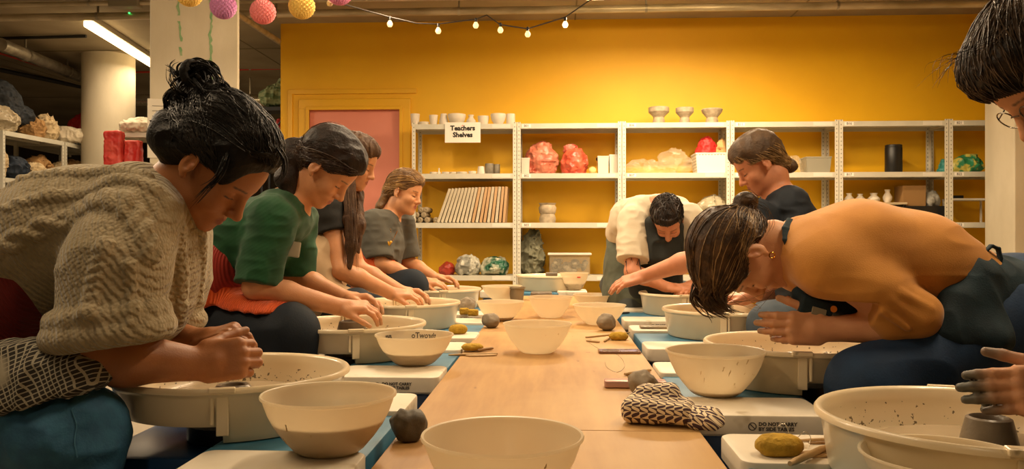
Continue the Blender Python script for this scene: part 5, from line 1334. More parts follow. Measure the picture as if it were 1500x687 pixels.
    # clear the face and the ears
    H.ell(Hh, (.085, 0, -.045), (.075, .064, .098), k=.012, op='sub'); H.ell(Hh, (.03, -.085, -.045), (.075, .05, .06), k=.012, op='sub'); H.ell(Hh, (.03, .085, -.06), (.075, .05, .06), k=.012, op='sub')
    H.ell(Hh, (-.004, -.098, -.010), (.021, .024, .034), k=.006, op='sub')
    H.ell(Hh, (.112, -.004, .005), (.070, .066, .078), k=.012, op='sub')
    Hh.disp.append(folds(.0035, 28, 2, True, (.6, 1, 1)))
    # the bun
    B0 = PX(288, 140, 1.80)
    Hh.ell(PX(290, 150, 1.80), (.050, .05, .055), k=.02); Hh.ell(PX(285, 118, 1.80), (.036, .04, .034), k=.015); Hh.ell(PX(312, 160, 1.80), (.045, .045, .035), k=.02); Hh.ell(PX(300, 172, 1.80), (.06, .055, .035), k=.03)
    rr = random.Random(5)
    for i in range(14):
        c = B0+A3((rr.gauss(.002, .016), rr.gauss(0, .018), rr.gauss(0, .018))); a1 = unit([rr.gauss(0, 1) for _ in range(3)]); a2 = unit(np.cross(a1, [rr.gauss(0, 1) for _ in range(3)])); R_ = rr.uniform(.020, .032)
        P = [c+(a1*math.cos(q*.42)+a2*math.sin(q*.42))*R_ for q in range(14)]
        Hh.chain(P, [.002+.004*math.sin(PI*q/13) for q in range(14)], k=.006)
    Hh.run(); ho = Hh.mesh('hair', m_h, t)
    def roots(r_):
        a = r_.uniform(-2.6, 2.6); 
        if abs(a) < .9: p = H.L(.088-.03*abs(a), .075*math.sin(a), .075+.02*math.cos(a))
        else: p = H.L(.075*math.cos(a)-.01, .088*math.sin(a), .02*r_.uniform(-1, 1)+.03)
        return p
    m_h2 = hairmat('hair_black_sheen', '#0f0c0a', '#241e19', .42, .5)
    strands(Hh, H, roots, PX(296, 168, 1.80), 420, m_h2, ho, rad=.0010, lift=.0025, seed=3, jit=.02)
    g = MB()
    for i in range(46):
        c = B0+A3((rr.gauss(.004, .020), rr.gauss(0, .022), rr.gauss(.002, .024))); a1 = unit([rr.gauss(0, 1) for _ in range(3)]); a2 = unit(np.cross(a1, [rr.gauss(0, 1) for _ in range(3)])); R_ = rr.uniform(.022, .040); a0 = rr.uniform(0, 6); sp_ = rr.uniform(.6, .95)
        lock(g, [c+(a1*math.cos(a0+q*sp_)+a2*math.sin(a0+q*sp_))*R_*(1+.08*q) for q in range(5)], .0017, 9, .0028, i)
    # loops and flyaway ends of the bun, escaping wisps by the ear and the nape
    lock(g, [PX(325, 160, 1.78), PX(310, 140, 1.77), (PX(313, 128, 1.77)), PX(328, 126, 1.77), PX(337, 135, 1.77), PX(334, 148, 1.77)], .0035, 6, .0025, 1)
    lock(g, [PX(290, 130, 1.78), PX(270, 115, 1.78), PX(258, 104, 1.78), PX(247, 97, 1.78)], .0022, 9, .004, 2)
    lock(g, [PX(270, 125, 1.78), PX(268, 100, 1.77), PX(285, 95, 1.77), PX(302, 106, 1.77), PX(306, 125, 1.77)], .003, 12, .006, 3)
    lock(g, [PX(268, 135, 1.76), PX(252, 138, 1.76), PX(247, 152, 1.76), PX(253, 172, 1.76), PX(262, 165, 1.76)], .0016, 5, .003, 4)
    lock(g, [PX(280, 105, 1.76), PX(300, 98, 1.76), PX(318, 112, 1.76), PX(322, 135, 1.76)], .0024, 8, .004, 8)
    lock(g, [PX(262, 118, 1.76), PX(252, 108, 1.76), PX(250, 96, 1.76), PX(258, 90, 1.76)], .0012, 4, .002, 9)
    lock(g, [PX(335, 225, 1.70), PX(325, 255, 1.68), PX(305, 278, 1.68), PX(286, 298, 1.68)], .0016, 7, .003, 5)
    lock(g, [PX(330, 235, 1.69), PX(318, 262, 1.68), PX(300, 272, 1.68)], .0014, 6, .004, 6)
    lock(g, [PX(405, 215, 1.76), PX(416, 235, 1.76), PX(414, 258, 1.76), PX(405, 268, 1.76)], .0014, 6, .004, 7)
    lock(g, [PX(345, 205, 1.70), PX(375, 225, 1.71), PX(395, 228, 1.73), PX(405, 240, 1.75)], .002, 10, .004, 11)
    g.build('loose_locks', m_h, ho, True, recalc=False)
    settle(t)
    q = W(-60, 640, 1.83); stool(q.x-.02, q.y, .40, 'stool of the woman in the knitted sweater, one leg showing at the bottom left corner')
build_L1()
# ================================================================== R2: woman in the mustard top
def build_R2():
    t = person('woman in mustard top and dark denim apron bowed low over the second right wheel', W(1440, 600, 2.25))
    H = Head(W(1091, 370, 2.25), (-.08, 1.62, 3.05), 1.05)
    S = SDF(.0028)
    face(S, H, lip='#a0554a', brow='#4a3220', blush='#c0684c')
    nb = PX(1178, 368, 2.25); neck(S, H, nb, .050, .060)
    torso(S, [(PX(1195, 372, 2.25), .08, .07, SID), (PX(1300, 378, 2.25), .10, .06, SID), (PX(1440, 440, 2.25), .12, .06, SID)])
    wrN, wrF = PX(1212, 482, 2.12), PX(1205, 476, 2.34); elN, elF = PX(1335, 478, 2.06), PX(1330, 470, 2.46)
    arm(S, PX(1215, 390, 2.09), elN, wrN, (.050, .042, .031)); arm(S, PX(1215, 395, 2.42), elF, wrF, (.050, .042, .030))
    hand(S, wrN, cv(-1, .10, .02), cv(-.1, -.95, .2), cv(-.1, .1, 1), curls=[(.15, .3, .2), (.22, .32, .2), (.35, .35, .2), (.45, .4, .25)], thumb=(.45, .1), sc=1.1, spread=.02, dirty=('#8d7a5e', .4))
    hand(S, wrF, cv(-1, -.22, -.10), cv(.1, .9, .3), cv(-.05, .2, 1), curls=[(.1, .15, .1), (.12, .15, .1), (.15, .2, .1), (.2, .2, .1)], thumb=(.55, .2), sc=1.1, spread=.02, dirty=('#8d7a5e', .4))
    leg(S, PX(1440, 480, 2.12), PX(1270, 560, 2.05), PX(1245, 830, 2.05), (.08, .055, .04)); leg(S, PX(1440, 480, 2.38), PX(1262, 535, 2.74), PX(1262, 720, 2.74), (.08, .055, .04))
    S.mesh('body', skin('skin_fair', '#d39a70'), t)
    G = SDF(.0034)
    torso(G, [(PX(1190, 374, 2.25), .108, .09, SID), (PX(1250, 368, 2.25), .128, .10, SID), (PX(1330, 384, 2.25), .126, .09, SID), (PX(1400, 416, 2.25), .110, .08, SID)], k=.05)
    G.cap(PX(1212, 392, 2.10), PX(1275, 425, 2.06), .082, .072, k=.05); G.cap(PX(1275, 425, 2.06), PX(1340, 462, 2.04), .070, .060, k=.03); G.cap(PX(1340, 462, 2.04), PX(1308, 473, 2.055), .056, .053, k=.025)
    G.cap(PX(1212, 392, 2.40), PX(1330, 460, 2.46), .080, .060, k=.05)
    G.disp.append(folds(.004, 6, 12, False)); G.disp.append(folds(.0032, 9, 14, True, (.7, 1, 2.6)))
    # folds that fan from the armpit, creases at the elbow
    for a, b in (((1318, 430), (1362, 452)), ((1302, 440), (1352, 474)), ((1295, 455), (1330, 482))):
        p_, q_ = PX(a[0], a[1], 1.990), PX(b[0], b[1], 1.985); G.cap(p_, q_, .006, .004, k=.014)
    hc = PX(1280, 484, 2.06)
    G.box(hc+cv(-.075, 0, .0), (.062, .09, .075), np.array(Matrix.Rotation(-TH*0, 3, 'Z')), rd=0, k=.006, op='sub')
    nax = unit(cv(-.95, 0, .05)); nc = PX(1158, 362, 2.25)
    G.cap(nc-nax*.015, nc+nax*.15, .060, .08, k=.012, op='sub')
    u_ = unit(np.cross(nax, SID)); v_ = np.cross(nax, u_); n_ = 26
    P = [nc+u_*.072*math.cos(2*PI*i/n_)+v_*.070*math.sin(2*PI*i/n_)-nax*.012 for i in range(n_+1)]
    G.chain(P, [.010]*(n_+1), k=.008)
    G.run(); G.mesh('top', M('mustard_jersey', '#c98a3a', .85, col2='#bd7f33', nscale=10, sheen=.25, bump=.12, bscale=300), t)
    # trousers
    J = SDF(.004)
    J.cap(PX(1470, 470, 2.14), PX(1275, 566, 2.05), .125, .098, k=.04); J.cap(PX(1275, 566, 2.05), PX(1240, 850, 2.05), .096, .08, k=.04)
    J.cap(PX(1470, 480, 2.38), PX(1262, 545, 2.76), .11, .085, k=.04); J.cap(PX(1262, 545, 2.76), PX(1262, 730, 2.76), .085, .07, k=.04)
    J.ell(PX(1485, 455, 2.25), (.17, .20, .155), k=.06)
    J.cap(PX(1425, 440, 2.25), PX(1470, 450, 2.25), .105, .12, k=.05)
    J.disp.append(folds(.006, 8, 22, True)); J.mesh('trousers', M('deep_blue_trousers', '#113558', .8, col2='#0d2b4a', nscale=14, bump=.1, bscale=200), t)
    # apron: waist wrap with a draped skirt side, tied bow at the back, bib, neck strap
    m_ap = M('denim_apron', '#17303a', .85, col2='#12262f', nscale=20, bump=.15, bscale=260)
    Q = SDF(.0034)
    torso(Q, [(PX(1400, 425, 2.25), .117, .088, SID), (PX(1440, 440, 2.25), .124, .09, SID), (PX(1462, 450, 2.25), .130, .095, SID)], k=.03)
    Q.cap(PX(1432, 405, 2.08), PX(1440, 460, 2.05), .045, .04, k=.05)
    Q.cap(PX(1385, 488, 2.04), PX(1455, 495, 2.02), .035, .045, k=.05)
    Q.cap(PX(1400, 440, 2.06), PX(1385, 490, 2.03), .05, .03, k=.05)
    Q.disp.append(folds(.006, 13, 33, True, (1.6, 1.6, .8)))
    Q.run(); ap = Q.mesh('apron_skirt', m_ap, t)
    g = SDF(.0022); P = [PX(1440, 385, 2.12), PX(1443, 368, 2.12), PX(1452, 360, 2.12), PX(1462, 364, 2.12), PX(1465, 378, 2.12), PX(1462, 395, 2.12)]
    for i in range(len(P)-1):
        for w_ in (-.006, 0, .006): g.cap(P[i]+SID*w_, P[i+1]+SID*w_, .0035, .0035, k=.004)
    g.chain([PX(1445, 385, 2.12), PX(1425, 395, 2.1), PX(1395, 418, 2.08)], [.008, .006, .004], k=.004); g.ell(PX(1444, 385, 2.12), (.018, .014, .014), k=.005)
    g.chain([PX(1448, 390, 2.11), PX(1475, 410, 2.1), PX(1500, 430, 2.12)], [.008, .006, .006], k=.004)
    g.mesh('apron_bow', m_ap, ap)
    Q = SDF(.0028)
    Q.cap(PX(1172, 432, 2.16), PX(1300, 470, 2.16), .022, .030, k=.02); Q.cap(PX(1172, 430, 2.28), PX(1300, 470, 2.28), .022, .03, k=.02); Q.cap(PX(1172, 432, 2.22), PX(1300, 475, 2.22), .022, .03, k=.02)
    Q.box(PX(1195, 452, 2.13), (.042, .012, .025), np.array(Euler((0, .3, 0)).to_matrix()), rd=.005, k=.01)
    Q.disp.append(folds(.003, 22, 41)); Q.run(); bib = Q.mesh('apron_bib', m_ap, t)
    lb = MB(); lb.box((-.019, -.0015, -.010), (.019, .0015, .010), .001); o = lb.build('label_patch', M('patch_grey', '#8f8871', .8), bib)
    pp = Q.project(A3([PX(1222, 464, 2.0)]), 8)[0]; o.matrix_local = Matrix.Translation(Vector(pp)-Vector((0, .004, 0))) @ Euler((-.2, .28, TH)).to_matrix().to_4x4()
    pp = Q.project(A3([PX(1245, 459, 2.0)]), 8)[0]
    o = MB().lathe([(.001, 0), (.006, 0), (.0065, .002), (.0085, .0025), (.0085, .004), (.001, .004)], 20).build('brass_button', M('brass', '#c98b3a', .3, metal=.8), bib, True); o.matrix_local = Matrix.Translation(Vector(pp)-Vector((0, .001, 0))) @ Euler((PI/2, 0, 0)).to_matrix().to_4x4()
    g = SDF(.0024)
    P = [PX(1158, 322, 2.24), PX(1151, 335, 2.19), PX(1152, 352, 2.17), PX(1160, 375, 2.165), PX(1168, 395, 2.17), PX(1172, 415, 2.17), PX(1174, 438, 2.15)]
    for i in range(len(P)-1):
        for q in (-1, 0, 1): g.cap(P[i]+cv(.006*q, 0, -.002*q), P[i+1]+cv(.006*q, 0, -.002*q), .0045, .0045, k=.004)
    g.chain([PX(1168, 400, 2.17), PX(1170, 425, 2.15), PX(1172, 440, 2.14)], [.004, .003, .003], k=.003)
    g.mesh('neck_strap', m_ap, t)
    K = SDF(.006); shoe(K, PX(1240, 840, 2.05), (-1, 0, 0)); K.mesh('shoe', m_shoe, t)
    K = SDF(.006); shoe(K, PX(1262, 725, 2.76), (-1, 0, 0)); K.mesh('shoe', m_shoe, t)
    # hair
    m_h = hairmat('hair_light_brown', '#33210f', '#5c4126', .5, .35); m_h2 = hairmat('hair_blond_streak', '#7a5a34', '#b39260', .35, .6)
    Hh = SDF(.003)
    H.ell(Hh, (-.020, 0, .050), (.108, .090, .102), k=.0)
    H.ell(Hh, (.045, .0, .082), (.068, .076, .058), k=.03)
    H.ell(Hh, (.09, -.02, .085), (.050, .06, .030), k=.03); H.ell(Hh, (.125, .0, .074), (.034, .045, .018), k=.02)
    H.ell(Hh, (.055, .052, .045), (.040, .028, .045), k=.02)
    H.cap(Hh, (-.07, .03, .01), (-.06, 0, -.05), .035, .025, k=.03)
    H.ell(Hh, (.085, 0, -.050), (.075, .066, .102), k=.012, op='sub'); H.ell(Hh, (.100, .02, -.012), (.062, .085, .068), k=.012, op='sub')
    for y in (-1, 1): H.ell(Hh, (.03, y*.085, -.045), (.078, .05, .062), k=.012, op='sub'); H.ell(Hh, (-.004, y*.100, -.008), (.021, .026, .034), k=.006, op='sub')
    B0 = PX(1093, 297, 2.25); Hh.ell(B0, (.034, .036, .030), k=.01); Hh.ell(PX(1096, 318, 2.25), (.03, .034, .02), k=.02)
    rr = random.Random(8)
    for i in range(7):
        a = i*.5; R_ = .026; P = [B0+cv(R_*math.cos(q*.5+a), R_*math.sin(q*.5+a)*.9, -.012+.004*i+.004*math.sin(q)) for q in range(9)]
        Hh.chain(P, [.006]*9, k=.004)
    Hh.disp.append(folds(.003, 30, 2, True, (1, 1, .6)))
    Hh.run(); ho = Hh.mesh('hair', m_h, t)
    def roots(r_):
        a = r_.uniform(-2.7, 2.7)
        return H.L(.105, .06*math.sin(a), .078+.02*r_.random()) if abs(a) < .8 else H.L(.070*math.cos(a), .09*math.sin(a), .02*r_.uniform(-1, 1)+.03)
    strands(Hh, H, roots, PX(1096, 312, 2.25), 300, m_h, ho, rad=.0010, lift=.002, seed=4, jit=.014)
    strands(Hh, H, roots, PX(1096, 312, 2.25), 130, m_h2, ho, name='blond_highlights', rad=.0009, lift=.003, seed=9, jit=.014)
    g = MB()
    lock(g, [H.L(.075, .055, .10), H.L(.105, .045, .115), H.L(.135, .04, .100), H.L(.150, .03, .072)], .003, 26, .010, 1)
    lock(g, [H.L(.06, .075, .07), H.L(.10, .062, .085), H.L(.13, .055, .07), H.L(.142, .045, .045)], .0022, 14, .006, 2)
    lock(g, [H.L(.07, -.02, .12), H.L(.11, -.01, .13), H.L(.145, 0, .105), H.L(.155, .01, .08)], .003, 22, .012, 3)
    lock(g, [PX(1105, 300, 2.2), PX(1122, 308, 2.18), PX(1128, 325, 2.17), PX(1120, 340, 2.17)], .0009, 9, .006, 5)
    lock(g, [PX(1088, 285, 2.22), PX(1102, 281, 2.2), PX(1115, 292, 2.2)], .0008, 6, .005, 6)
    g.build('fringe_locks', m_h, ho, True, recalc=False)
    e1 = PX(1131, 374, 2.155); g = MB(); g.tube([Vector(e1)+Vector((.0075*math.cos(q*PI/8), 0, .0075*math.sin(q*PI/8))) for q in range(17)], .0017, 6, cap=False); g.build('gold_earring', M('gold', '#e0a03a', .2, metal=1.), t, True)
    settle(t)
    q = W(1480, 560, 2.25); stool(q.x, q.y, .53, 'stool under the woman in the mustard top')
build_R2()
# ================================================================== the other potters
def sleeve(G, sh, el, frac, r0, r1, k=.03, cut=True):
    sh, el = A3(sh), A3(el); e = sh+(el-sh)*frac
    G.cap(sh, e, r0, r1, k=k)
    if cut:
        ax = unit(el-sh); u = unit(np.cross(ax, [0.3, .2, .9])); v = np.cross(ax, u)
        G.box(e+ax*(r1+.03), (r1*1.5, r1*1.5, r1+.028), np.stack([u, v, ax], 1), rd=0, k=.006, op='sub')
def simple(label_,  C, e, sc, nb, tor, armN, armF, legs, h, skincol, topmat, trmat, sl, hands, hairfn, sid=None, toptor=None, topr=.016, lipc='#a0554a', browc='#3a281a', topk=.04, dirty=('#9a8466', .35), extra=None, stoolz=.47, group=None, hb=.0034, neckr=(.048, .057), fd=(1, 0, 0)):
    sid = SID if sid is None else sid
    hip = tor[-1][0]
    label, stl = label_
    t = person(label, hip, group)
    H = Head(C, e, sc); S = SDF(hb)
    face(S, H, lip=lipc, brow=browc); neck(S, H, nb, *neckr)
    torso(S, [(p, r-(.02 if toptor is None or i < 2 else .06), w-.015, sid) for i, (p, r, w) in enumerate(tor)])
    for A_, hd in ((armN, hands[0]), (armF, hands[1])):
        arm(S, A_[0], A_[1], A_[2], (.050, .041, .028)); hand(S, A_[2], hd[0], hd[1], hd[2], curls=[hd[3]]*4, sc=hd[4] if len(hd) > 4 else 1., thumb=(.45, .3), spread=.015, dirty=dirty)
    for hp, kn, an in legs: leg(S, hp, kn, an, (.075, .055, .04))
    S.mesh('body', skin(skincol[0], skincol[1]), t)
    G = SDF(hb+.0004)
    torso(G, [(p, r+(.0 if i else -.012), w, sid) for i, (p, r, w) in enumerate(toptor or tor)], k=topk)
    for A_, (r0, r1) in ((armN, sl[1]), (armF, sl[1])): sleeve(G, A_[0], A_[1], sl[0], r0, r1)
    G.cap(A3(nb), H.L(-.028, 0, -.085), .056, .062, k=.01, op='sub')
    G.disp.append(folds(.004, 9, int(C[0]*50) % 20, False)); G.disp.append(folds(.0045, 14, 3, True, (1.2, 1.2, 2)))
    G.run(); top = G.mesh('top', topmat, t)
    J = SDF(.0045)
    for hp, kn, an in legs: J.cap(hp, kn, .112, .090, k=.04); J.cap(kn, an, .088, .068, k=.04)
    J.ell(A3(tor[-1][0])-[0, 0, .03], (.165, .19, .13), k=.06)
    J.disp.append(folds(.005, 9, 4, True)); J.run(); J.mesh('trousers', trmat, t)
    for hp, kn, an in legs:
        K = SDF(.006); shoe(K, (an[0], an[1], .07), fd); K.mesh('shoe', m_shoe, t)
    if hairfn: hairfn(t, H)
    if extra: extra(t, H, S, G, J)
    settle(t)
    stoolz = min([tor[-1][0][2]-.16]+[l[0][2]-.112 for l in legs])+.012
    if stoolz: stool(hip[0], hip[1], stoolz, stl)
    return t
def floorpt(p): return A3((p[0], p[1], .09))
def cap_hair(H, Hh, ears=True):
    H.ell(Hh, (-.018, 0, .048), (.106, .088, .100), k=.0); H.ell(Hh, (.040, 0, .082), (.064, .074, .054), k=.03)
    H.ell(Hh, (.085, 0, -.045), (.075, .068, .100), k=.012, op='sub'); H.ell(Hh, (.108, 0, .004), (.062, .062, .066), k=.012, op='sub')
    if ears:
        for y in (-1, 1): H.ell(Hh, (.03, y*.085, -.045), (.078, .05, .062), k=.012, op='sub'); H.ell(Hh, (-.004, y*.098, -.008), (.021, .024, .034), k=.006, op='sub')
def stdroots(H):
    def roots(r_):
        a = r_.uniform(-2.7, 2.7)
        return H.L(.090-.02*abs(a), .07*math.sin(a), .078) if abs(a) < .8 else H.L(.072*math.cos(a), .088*math.sin(a), .02*r_.uniform(-1, 1)+.03)
    return roots
# ---- L2, green top
def hair_L2(t, H):
    m = hairmat('hair_dark_brown', '#1c110b', '#2a1a12', .55, .3)
    Hh = SDF(.0035); cap_hair(H, Hh)
    Hh.ell(PX(432, 222, 2.9), (.055, .055, .05), k=.03); Hh.chain([PX(428, 235, 2.88), PX(420, 262, 2.86), PX(424, 290, 2.84)], [.045, .035, .016], k=.03)
    H.cap(Hh, (-.06, .0, -.02), (-.05, 0, -.06), .045, .035, k=.03)
    Hh.disp.append(folds(.004, 26, 6)); Hh.run(); ho = Hh.mesh('hair', m, t)
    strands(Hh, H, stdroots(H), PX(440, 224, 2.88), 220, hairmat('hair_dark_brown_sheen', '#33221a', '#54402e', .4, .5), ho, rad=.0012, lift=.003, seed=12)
def extra_L2(t, H, S, G, J):
    m1 = M('orange_corduroy', '#dd5a18', .75, col2='#cc4a10', nscale=8, sheen=.2, fn=cord(46, (0, 0, .3))); m0 = M('dark_red_corduroy', '#7c1710')
    Q = SDF(.004); torso(Q, [(PX(330, 392, 2.9), .140, .12, SID), (PX(300, 425, 2.9), .155, .12, SID)], k=.04)
    Q.box(PX(330, 470, 2.9), (.6, .4, .075), cvR(.0), rd=0, k=.01, op='sub'); Q.disp.append(folds(.005, 12, 3)); Q.mesh('apron_waistband', M('red_corduroy', '#9a2412', .75, sheen=.2, fn=cord(46, (0, 0, .3))), t)
    Q = SDF(.004); torso(Q, [(PX(318, 402, 2.88), .132, .11, SID), (PX(296, 440, 2.86), .14, .12, SID)], k=.04)
    Q.cap(PX(290, 474, 2.80), PX(400, 482, 2.70), .126, .104, k=.04); Q.cap(PX(290, 468, 3.0), PX(380, 470, 3.1), .12, .10, k=.04)
    zc = CAMZ-(450-HZ)*2.72/F_; c_ = PX(340, 450, 2.85); Q.box((c_[0], c_[1], zc-.2), (.6, .6, .2), cvR(.09), rd=0, k=.012, op='sub')
    Q.disp.append(folds(.007, 11, 5, True, (2, 1, .8))); Q.mesh('apron_skirt', m1, t)
    MB().box((-.022, -.002, -.026), (.022, .002, .026), .004).build('name_sticker', M('sticker_white', '#cfc6b2', .7), t).matrix_local = Matrix.Translation(W(430, 365, 2.735)) @ Euler((0, .15, TH)).to_matrix().to_4x4()
L2 = simple(('person in dark green top and orange corduroy apron bent over the second left wheel', 'stool under the person in the dark green top'), PX(476, 245, 2.9), (.08, .83, -.05), 1.05, PX(425, 298, 2.9),
    [(PX(412, 318, 2.9), .112, .085), (PX(365, 352, 2.9), .130, .09), (PX(325, 395, 2.9), .135, .09), (PX(290, 445, 2.9), .14, .09)],
    (PX(398, 322, 2.74), PX(375, 420, 2.68), PX(500, 450, 2.80)), (PX(432, 322, 3.05), PX(432, 405, 3.06), PX(508, 438, 2.98)),
    [(PX(295, 482, 2.80), PX(425, 487, 2.68), floorpt(PX(425, 487, 2.66))), (PX(300, 480, 3.0), PX(425, 478, 3.22), floorpt(PX(425, 478, 3.22)))],
    0, ('skin_light', '#cf9468'), M('green_knit', '#17502c', .9, col2='#124224', nscale=12, sheen=.15, fn=cord(120, (0, 1.45, 0), strength=.35)), m_navy, (.97, (.085, .074)),
    ((cv(1, .05, .0), cv(0, -.5, .9), cv(0, -.9, -.3), (.55, .5, .3)), (cv(1, -.1, .02), cv(0, .3, .9), cv(0, -1, .3), (.5, .5, .3))), hair_L2, extra=extra_L2)
# ---- L3, black tee with long brown hair
def hair_L3(t, H):
    m = hairmat('hair_long_brown', '#4a3220', '#5a4028', .6, .3)
    Hh = SDF(.004); cap_hair(H, Hh, False)
    Hh.chain([H.L(-.02, -.06, .0), PX(508, 275, 3.74), PX(512, 320, 3.66), PX(514, 360, 3.62), PX(512, 392, 3.60)], [.045, .038, .030, .024, .008], k=.03)
    Hh.chain([H.L(-.03, .06, .0), PX(520, 285, 3.86), PX(526, 330, 3.80), PX(524, 370, 3.76)], [.045, .034, .026, .008], k=.03)
    Hh.disp.append(folds(.006, 22, 6, True, (2.5, 2.5, .5))); Hh.run(); ho = Hh.mesh('hair', m, t)
    g = MB()
    for i in range(40):
        rr = random.Random(i); dx = rr.uniform(-9, 9); lock(g, [PX(510+dx, 270, 3.70), PX(513+dx, 310, 3.63), PX(515+dx, 350, 3.60), PX(514+dx*1.2, 390+rr.uniform(-14, 6), 3.59)], .0018, 1, .003, i)
    g.build('hair_lengths', m, ho, True, recalc=False)
def extra_L3(t, H, S, G, J):
    Q = SDF(.0045); torso(Q, [(PX(478, 372, 3.78), .11, .11, SID), (PX(462, 400, 3.76), .135, .12, SID), (PX(450, 430, 3.74), .15, .13, SID)], k=.04)
    Q.chain([PX(455, 430, 3.62), PX(505, 442, 3.58)], [.10, .07], k=.05); Q.disp.append(folds(.009, 12, 5, True, (1.5, 1, 1))); Q.mesh('apron', M('beige_canvas', '#b59a78', .85, col2='#a98d6b', nscale=9), t)
simple(('person in black tee, long brown hair hanging forward, at the third left wheel', 'stool under the long haired person in black'), PX(518, 238, 3.82), (.0, .40, -.12), .98, PX(500, 286, 3.82),
    [(PX(494, 302, 3.82), .095, .085), (PX(478, 345, 3.82), .115, .08), (PX(460, 395, 3.82), .12, .09), (PX(445, 432, 3.82), .13, .09)],
    (PX(482, 312, 3.68), PX(497, 395, 3.62), PX(575, 430, 3.70)), (PX(502, 312, 3.97), PX(522, 392, 3.98), PX(590, 428, 3.90)),
    [(PX(448, 455, 3.72), PX(520, 455, 3.56), floorpt(PX(520, 455, 3.56))), (PX(448, 455, 3.92), PX(540, 452, 4.12), floorpt(PX(540, 452, 4.12)))],
    0, ('skin_light', '#cf9468'), M('black_cotton', '#15130f', .85, bump=.1), m_navy, (.36, (.075, .070)),
    ((cv(1, .05, -.05), cv(0, -.4, .9), cv(0, -.9, -.3), (.5, .45, .3)), (cv(1, -.1, -.02), cv(0, .3, .9), cv(0, -1, .3), (.5, .5, .3))), hair_L3, extra=extra_L3, hb=.004)
# ---- L4, grey tee, looking up with a smile
def hair_L4(t, H):
    m = hairmat('hair_sandy', '#5f4326', '#7c5c34', .5, .4); Hh = SDF(.004); cap_hair(H, Hh)
    H.ell(Hh, (-.09, 0, -.01), (.04, .05, .05), k=.03); Hh.chain([H.L(-.105, 0, -.01), PX(556, 302, 4.8), PX(550, 312, 4.8)], [.038, .022, .012], k=.02)
    Hh.disp.append(folds(.004, 26, 6)); Hh.run(); ho = Hh.mesh('hair', m, t)
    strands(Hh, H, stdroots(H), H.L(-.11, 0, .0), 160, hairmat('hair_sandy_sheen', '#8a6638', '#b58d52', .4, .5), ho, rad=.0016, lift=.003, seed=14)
def extra_L4(t, H, S, G, J):
    Q = SDF(.0045); torso(Q, [(PX(552, 386, 4.8), .125, .11, SID), (PX(548, 402, 4.8), .14, .12, SID)], k=.04); Q.disp.append(folds(.006, 12, 5)); Q.mesh('apron', M('orange_corduroy', '#cf4a12'), t)
    p = G.project(A3([PX(573, 356, 4.6)]), 8)[0]; g = SDF(.0015); g.cap(p+A3((-.010, -.003, .008)), p+A3((0, -.003, -.010)), .008, .003, k=.004); g.cap(p+A3((.010, -.003, .008)), p+A3((0, -.003, -.010)), .008, .003, k=.004); g.mesh('heart_pendant', M('yellow_enamel', '#e0a52a', .3), t)
    pts = [PX(556, 322, 4.70), PX(562, 338, 4.66), PX(573, 354, 4.64), PX(578, 338, 4.72), PX(578, 324, 4.80)]
    P = G.project(A3(pts), 6); MB().tube([Vector(q) for q in P], .0018, 5).build('necklace', M('gold', '#e0a03a'), t, True)
simple(('smiling woman in grey tee sitting upright at the farthest left wheel', 'stool under the smiling woman in grey'), PX(592, 283, 4.8), (-.12, .22, -.42), 1.0, PX(570, 320, 4.82),
    [(PX(566, 328, 4.82), .098, .095), (PX(560, 358, 4.82), .115, .085), (PX(553, 388, 4.82), .12, .085), (PX(546, 408, 4.82), .13, .09)],
    (PX(548, 328, 4.68), PX(556, 386, 4.62), PX(618, 412, 4.70)), (PX(586, 326, 4.98), PX(598, 384, 5.0), PX(640, 408, 4.90)),
    [(PX(546, 425, 4.74), PX(602, 420, 4.60), floorpt(PX(602, 420, 4.60))), (PX(546, 425, 4.92), PX(602, 420, 5.08), floorpt(PX(602, 420, 5.08)))],
    0, ('skin_light', '#cf9468'), M('grey_cotton', '#55534a', .85, col2='#4c4a42', nscale=10, bump=.1), m_navy, (.88, (.090, .080)),
    ((cv(1, .05, -.08), cv(0, -.4, .9), cv(0, -.9, -.3), (.3, .35, .2)), (cv(1, -.1, -.02), cv(0, .3, .9), cv(0, -1, .3), (.5, .5, .3))), hair_L4, extra=extra_L4, hb=.004)
# ---- R4, man in the white tee bending towards the camera
def hair_R4(t, H):
    m = hairmat('hair_cropped_brown', '#1e140d', '#38281b', .5, .4); Hh = SDF(.0035)
    H.ell(Hh, (-.012, 0, .050), (.104, .084, .098), k=.0); H.ell(Hh, (.05, 0, .090), (.052, .062, .038), k=.03)
    H.ell(Hh, (.085, 0, -.045), (.075, .072, .100), k=.012, op='sub'); H.ell(Hh, (.110, 0, .008), (.055, .07, .060), k=.012, op='sub'); H.ell(Hh, (-.02, 0, -.09), (.12, .1, .07), k=.012, op='sub')
    for y in (-1, 1): H.ell(Hh, (.03, y*.085, -.045), (.07, .05, .058), k=.012, op='sub'); H.ell(Hh, (-.004, y*.098, -.008), (.021, .024, .034), k=.006, op='sub')
    Hh.disp.append(folds(.006, 34, 6, True, (.7, 1, 1))); Hh.run(); ho = Hh.mesh('hair', m, t)
    strands(Hh, H, stdroots(H), H.L(-.06, 0, .12), 160, m, ho, rad=.0018, lift=.005, seed=15, jit=.03)
R4S = cv(1, .18, 0)
